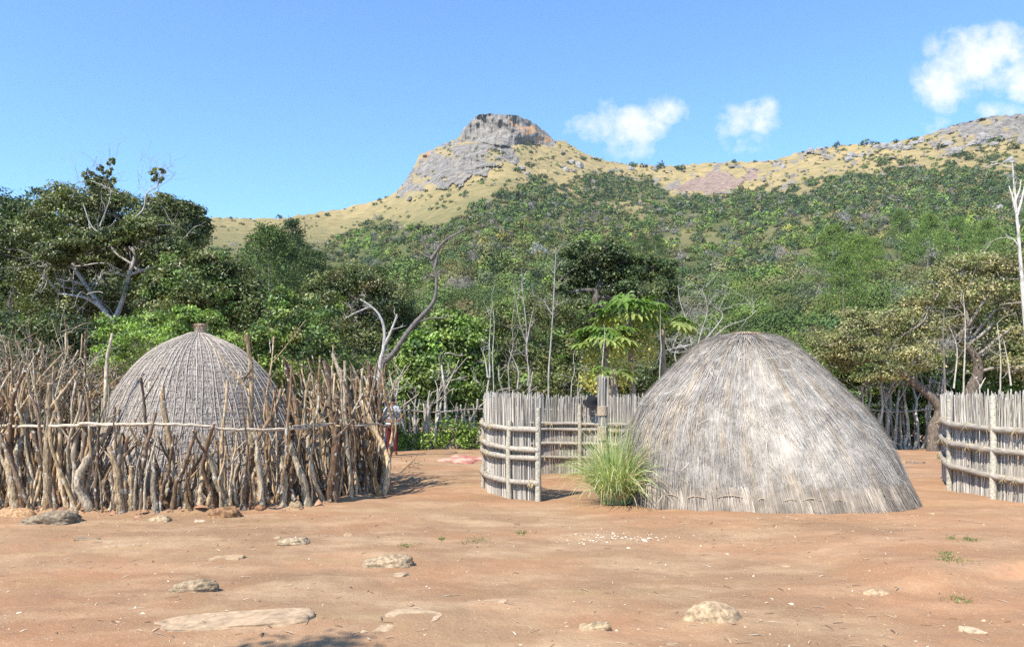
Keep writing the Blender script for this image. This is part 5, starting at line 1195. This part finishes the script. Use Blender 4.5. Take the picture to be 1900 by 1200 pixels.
# ------------------------------------------------------------------ far pole fence
def pole_fence(label, x0, x1, Y0, Y1, n, ry=None):
    rt = thing('pole_fence', label, 'fence', (gx((x0 + x1) / 2, (Y0 + Y1) / 2), (Y0 + Y1) / 2, 0))
    for k in range(n):
        f = (k + R.uniform(.1, .9)) / n; Y = Y0 + (Y1 - Y0) * f + R.normal() * .1; px = x0 + (x1 - x0) * f; x = gx(px, Y)
        tall = R.random() < .3; mb = MB(); cl = pick([(.36, .33, .28), (.42, .39, .33), (.3, .27, .22)], 1, .15)[0]
        h = R.uniform(1.9, 2.9) if tall else R.uniform(1.25, 1.75); r = R.uniform(.035, .06); lean = [R.normal() * .08, R.normal() * .04]
        add_stick(mb, [x, Y, -.05], h, r, lean, .12, .55, cl, 7)
        if tall:
            for t_ in range(3): twigs(mb, np.array([x + lean[0] * h * .8, Y, h * R.uniform(.6, .95)]), R.normal(size=3) * .6 + [.2, 0, 1], R.uniform(.4, .9), .016, cl, 1)
        mb.build('pole', M_stick, rt)
    for z in (1.3, ):
        pts = [[gx(x0 + (x1 - x0) * f, Y0 + (Y1 - Y0) * f), Y0 + (Y1 - Y0) * f - .09, z + .05 * math.sin(f * 9)] for f in np.linspace(0, 1, 12)]
        mb = MB(); mb.tube(resample(pts, 3), .03, (.26, .23, .2), 7, rn=.08); mb.build('rail', M_stick, rt)
    return rt
pole_fence('open fence of crooked grey poles behind the person and the red hide', 690, 915, 25.6, 26.8, 44)
pole_fence('grey pole fence with branching tops running behind the reed screen', 920, 1260, 27, 27.6, 44)
pole_fence('dark pole fence in the shade between the thatched hut and the leaning trunk', 1560, 1760, 26.6, 26.8, 36)

# hide, log
y = 21.5; o_ = P(858, 853, y); mb = MB(); m_ = 60; an = np.linspace(0, 6.283, m_, endpoint=False)
rad = 1 + .28 * np.sin(4 * an + .6) * np.abs(np.sin(2 * an)) + .16 * (fbm(np.stack([np.cos(an) * 3, np.sin(an) * 3, an * 0], 1), 3, 5) - .5) * 2
rings = []; cols = []
for f in np.linspace(0.02, 1, 12):
    q = np.stack([.64 * f * rad * np.cos(an), 1.35 * f * rad * np.sin(an), .03 + .05 * (fbm(np.stack([np.cos(an) * f * 3, np.sin(an) * f * 3, an * 0], 1), 3, 6)) * (1 - f ** 4) - .02 * f ** 6], 1); rings.append(q)
    nn_ = fbm(np.stack([np.cos(an) * f * 2.5, np.sin(an) * f * 2.5, an * 0 + 2], 1), 3, 66)[:, None]; cols.append(np.where(nn_ > .56, [[.46, .33, .24]], np.where(nn_ > .42, [[.42, .2, .15]], [[.34, .12, .09]])))
pv = np.concatenate(rings); i = (np.arange(11)[:, None] * m_ + np.arange(m_)).ravel(); j = (np.arange(11)[:, None] * m_ + (np.arange(m_) + 1) % m_).ravel()
mb.add(pv, np.stack([i, i + m_, j + m_, j], 1), np.concatenate(cols), True); lo = rings[-1].copy(); lo[:, 2] -= .02; mb.add(np.concatenate([rings[-1], lo]), np.stack([np.arange(m_), np.arange(m_) + m_, (np.arange(m_) + 1) % m_ + m_, (np.arange(m_) + 1) % m_], 1), (.4, .2, .15))
o = mb.build('animal_hide', M_hide); o.location = (o_[0], y, gz1(o_[0], y) + .005); tag(o, 'reddish pink animal hide spread flat to dry on the earth', 'hide')
y = gy(859); mb = MB(); add_stick(mb, [0, 0, .05], .66, .05, [0, 0], .06, 0, (.24, .17, .12), 8); o = mb.build('log', M_stick); o.rotation_euler = (0, math.pi / 2 - .03, .25); o.location = (gx(1674, y), y, gz1(gx(1674, y), y)); tag(o, 'dark log lying on the earth right of the thatched hut', 'log')
mb = MB(); y = gy(865); twigs(mb, [0, 0, 0], [.5, 0, .5], .4, .012, (.1, .07, .05), 2); n = 30; mb.leaves(R.normal(size=(n, 3)) * [.12, .1, .1] + [.25, 0, .2], unit(R.normal(size=(n, 3))), .05, .5, pick([(.12, .08, .05), (.08, .06, .04)], n)); o = mb.build('dry_twig', M_deadwood); o.location = (gx(742, 17.5), 17.5, .0); tag(o, 'dry leafy twig sticking out of the earth at the end of the stick fence', 'twig')

# ------------------------------------------------------------------ person
Y = 23.0; bx = gx(728, Y)
pe = thing('person', 'person in a pale grey T-shirt and maroon trousers, hands on lower back, turned away', 'person', (bx, Y, gz1(bx, Y)))
def skin_mesh(name, verts, edges, radii, mat, col, sub=2):
    me = bpy.data.meshes.new(name); me.from_pydata([tuple(v_) for v_ in verts], edges, []); ob = bpy.data.objects.new(name, me); COL.objects.link(ob); ob.parent = pe
    md = ob.modifiers.new('skin', 'SKIN'); md.use_smooth_shade = True
    if not me.skin_vertices: me.attributes
    sv = me.skin_vertices[0].data
    for k, r in enumerate(radii): sv[k].radius = (r, r) if np.isscalar(r) else r
    sv[0].use_root = True
    s2 = ob.modifiers.new('sub', 'SUBSURF'); s2.levels = sub; s2.render_levels = sub
    a = me.color_attributes.new('Col', 'FLOAT_COLOR', 'POINT'); a.data.foreach_set('color', np.tile([*col, 1.], len(verts)).astype(np.float32)); me.materials.append(mat); return ob
SK = (.16, .085, .055)
v = [(0, 0, .95), (0, 0, 1.1), (0, .01, 1.28), (0, .0, 1.4), (0, .01, 1.47), (0, .02, 1.545), (0, .035, 1.62),                # 0-6 trunk neck head
     (.17, 0, 1.37), (.29, -.05, 1.13), (.13, -.15, .985), (.08, -.165, .97),                                                  # 7-10 right arm
     (-.17, 0, 1.37), (-.27, -.07, 1.13), (-.11, -.15, 1.0), (-.05, -.165, .985),                                               # 11-14 left arm
     (.09, 0, .88), (.1, .02, .48), (.1, -.01, .08), (.11, .14, .03), (-.09, 0, .88), (-.1, .02, .48), (-.1, -.01, .08), (-.11, .14, .03)]
e = [(0, 1), (1, 2), (2, 3), (3, 4), (4, 5), (5, 6), (3, 7), (7, 8), (8, 9), (9, 10), (3, 11), (11, 12), (12, 13), (13, 14), (0, 15), (15, 16), (16, 17), (17, 18), (0, 19), (19, 20), (20, 21), (21, 22)]
r = [.12, .105, .13, .085, .055, .095, .08, .05, .037, .027, .028, .05, .037, .027, .028, .085, .055, .038, .032, .085, .055, .038, .032]
for (root_i, sx_) in ((10, -1), (14, 1)):
    hx, hy, hz_ = v[root_i]
    for k in range(4):
        b0 = len(v); v += [(hx + sx_ * .035, hy - .005, hz_ + .022 - .016 * k), (hx + sx_ * (.06 + .006 * (k % 2)), hy + .01, hz_ + .018 - .019 * k)]; r += [.009, .008]; e += [(root_i, b0), (b0, b0 + 1)]
    b0 = len(v); v += [(hx + sx_ * .012, hy + .02, hz_ + .035), (hx + sx_ * .03, hy + .035, hz_ + .05)]; r += [.01, .008]; e += [(root_i, b0), (b0, b0 + 1)]
skin_mesh('body', v, e, r, M_skin, SK)
skin_mesh('shirt', [(0, 0, 1.0), (0, 0, 1.12), (0, .01, 1.28), (0, 0, 1.395), (.17, 0, 1.375), (.235, -.025, 1.24), (-.17, 0, 1.375), (-.225, -.035, 1.24)], [(0, 1), (1, 2), (2, 3), (3, 4), (4, 5), (3, 6), (6, 7)], [(.165, .135), (.15, .125), (.175, .135), (.1, .09), .072, .062, .072, .062], M_shirt, (.62, .64, .68))
skin_mesh('trousers', [(0, 0, .94), (.09, 0, .84), (.1, .02, .47), (.1, 0, .1), (-.09, 0, .84), (-.1, .02, .47), (-.1, 0, .1)], [(0, 1), (1, 2), (2, 3), (0, 4), (4, 5), (5, 6)], [(.165, .14), .1, .078, .06, .1, .078, .06], M_trouser, (.23, .018, .03))
skin_mesh('hair', [(0, -.01, 1.575), (0, .005, 1.63), (0, .03, 1.655)], [(0, 1), (1, 2)], [.1, .108, .07], M_hair, (.012, .01, .01))
mb = MB(); lp = [(-.17, -.06, 1.36), (-.08, -.15, 1.29), (.03, -.165, 1.2), (.14, -.12, 1.1), (.17, 0, 1.04)]
mb.tube(resample(np.array(lp) + np.array([bx, Y, gz1(bx, Y)]), 4), .013, (.03, .03, .035), 6); mb.build('bag_strap', M_cloth, pe)
mb = MB(); lp = [(-.155, -.05, .985), (-.08, -.13, .98), (.06, -.14, .975), (.155, -.05, .985), (.1, .12, .985), (-.1, .12, .985), (-.155, -.05, .985)]
mb.tube(resample(np.array(lp) + np.array([bx, Y, gz1(bx, Y) - .045]), 4), .035, (.6, .6, .6), 8); mb.build('waist_wrap', M_cloth, pe)

# tree behind the viewer whose leaves shade the near edge of the yard
sh = thing('shade_tree', 'leafy tree whose leaf shade falls on the near edge of the yard', 'tree', (-6.2, -1.5, 0))
tm = MB(); tq = resample([[-6.2, -1.5, -.1], [-6.1, -1.3, 2.5], [-5.4, -.6, 4.4], [-4.4, .6, 5.4], [-3.8, 1.4, 5.6]], 4); tm.tube(tq, np.linspace(.2, .05, len(tq)), (.2, .17, .14), 8, cap=False); tm.build('trunk', M_bark, sh)
cm = MB(); SUNH = SUN_DIR[:2] / SUN_DIR[2]
bl = []
for (px, py, r_, h) in [(510, 1206, .22, 5.2), (570, 1202, .25, 5.4), (630, 1200, .22, 5.5), (600, 1225, .5, 5.2), (520, 1245, .5, 5.0)]:
    y = gy(py); x = gx(px, y); bl.append((np.array([x + SUNH[0] * h, y + SUNH[1] * h, h]), np.array([r_, r_ * .8, r_ * .6])))
for q in range(5): bl.append((np.array([-5.6 + .5 * R.normal(), -1.2 + .4 * R.normal(), 5.2 + .4 * R.normal()]), np.array([.7, .7, .5])))
crown_fill(cm, bl, 7, 9, .1, GREEN, spread=.3); cm.build('crown', M_leaf, sh)
for c_, r_ in bl: pass

# ------------------------------------------------------------------ air
m, nt = new_mat('haze'); pv_ = N(nt, 'ShaderNodeVolumePrincipled', Density=HAZE, Anisotropy=.1); pv_.inputs['Color'].default_value = (.86, .92, 1, 1)
o_ = nt.nodes.new('ShaderNodeOutputMaterial'); L(nt, pv_.outputs[0], o_.inputs['Volume'])
hx0, hx1, hy0, hy1, hz0, hz1 = -3400, 3400, -330, 2300, -500, 440
mb = MB(); cv_ = np.array([(x, y, z) for z in (hz0, hz1) for (x, y) in ((hx0, hy0), (hx1, hy0), (hx1, hy1), (hx0, hy1))], float)
mb.add(cv_, [[3, 2, 1, 0], [4, 5, 6, 7], [0, 1, 5, 4], [1, 2, 6, 5], [2, 3, 7, 6], [3, 0, 4, 7]], (1, 1, 1)); tag(mb.build('haze', m), 'thin pale haze in the air before the far hills', 'haze', kind='stuff')
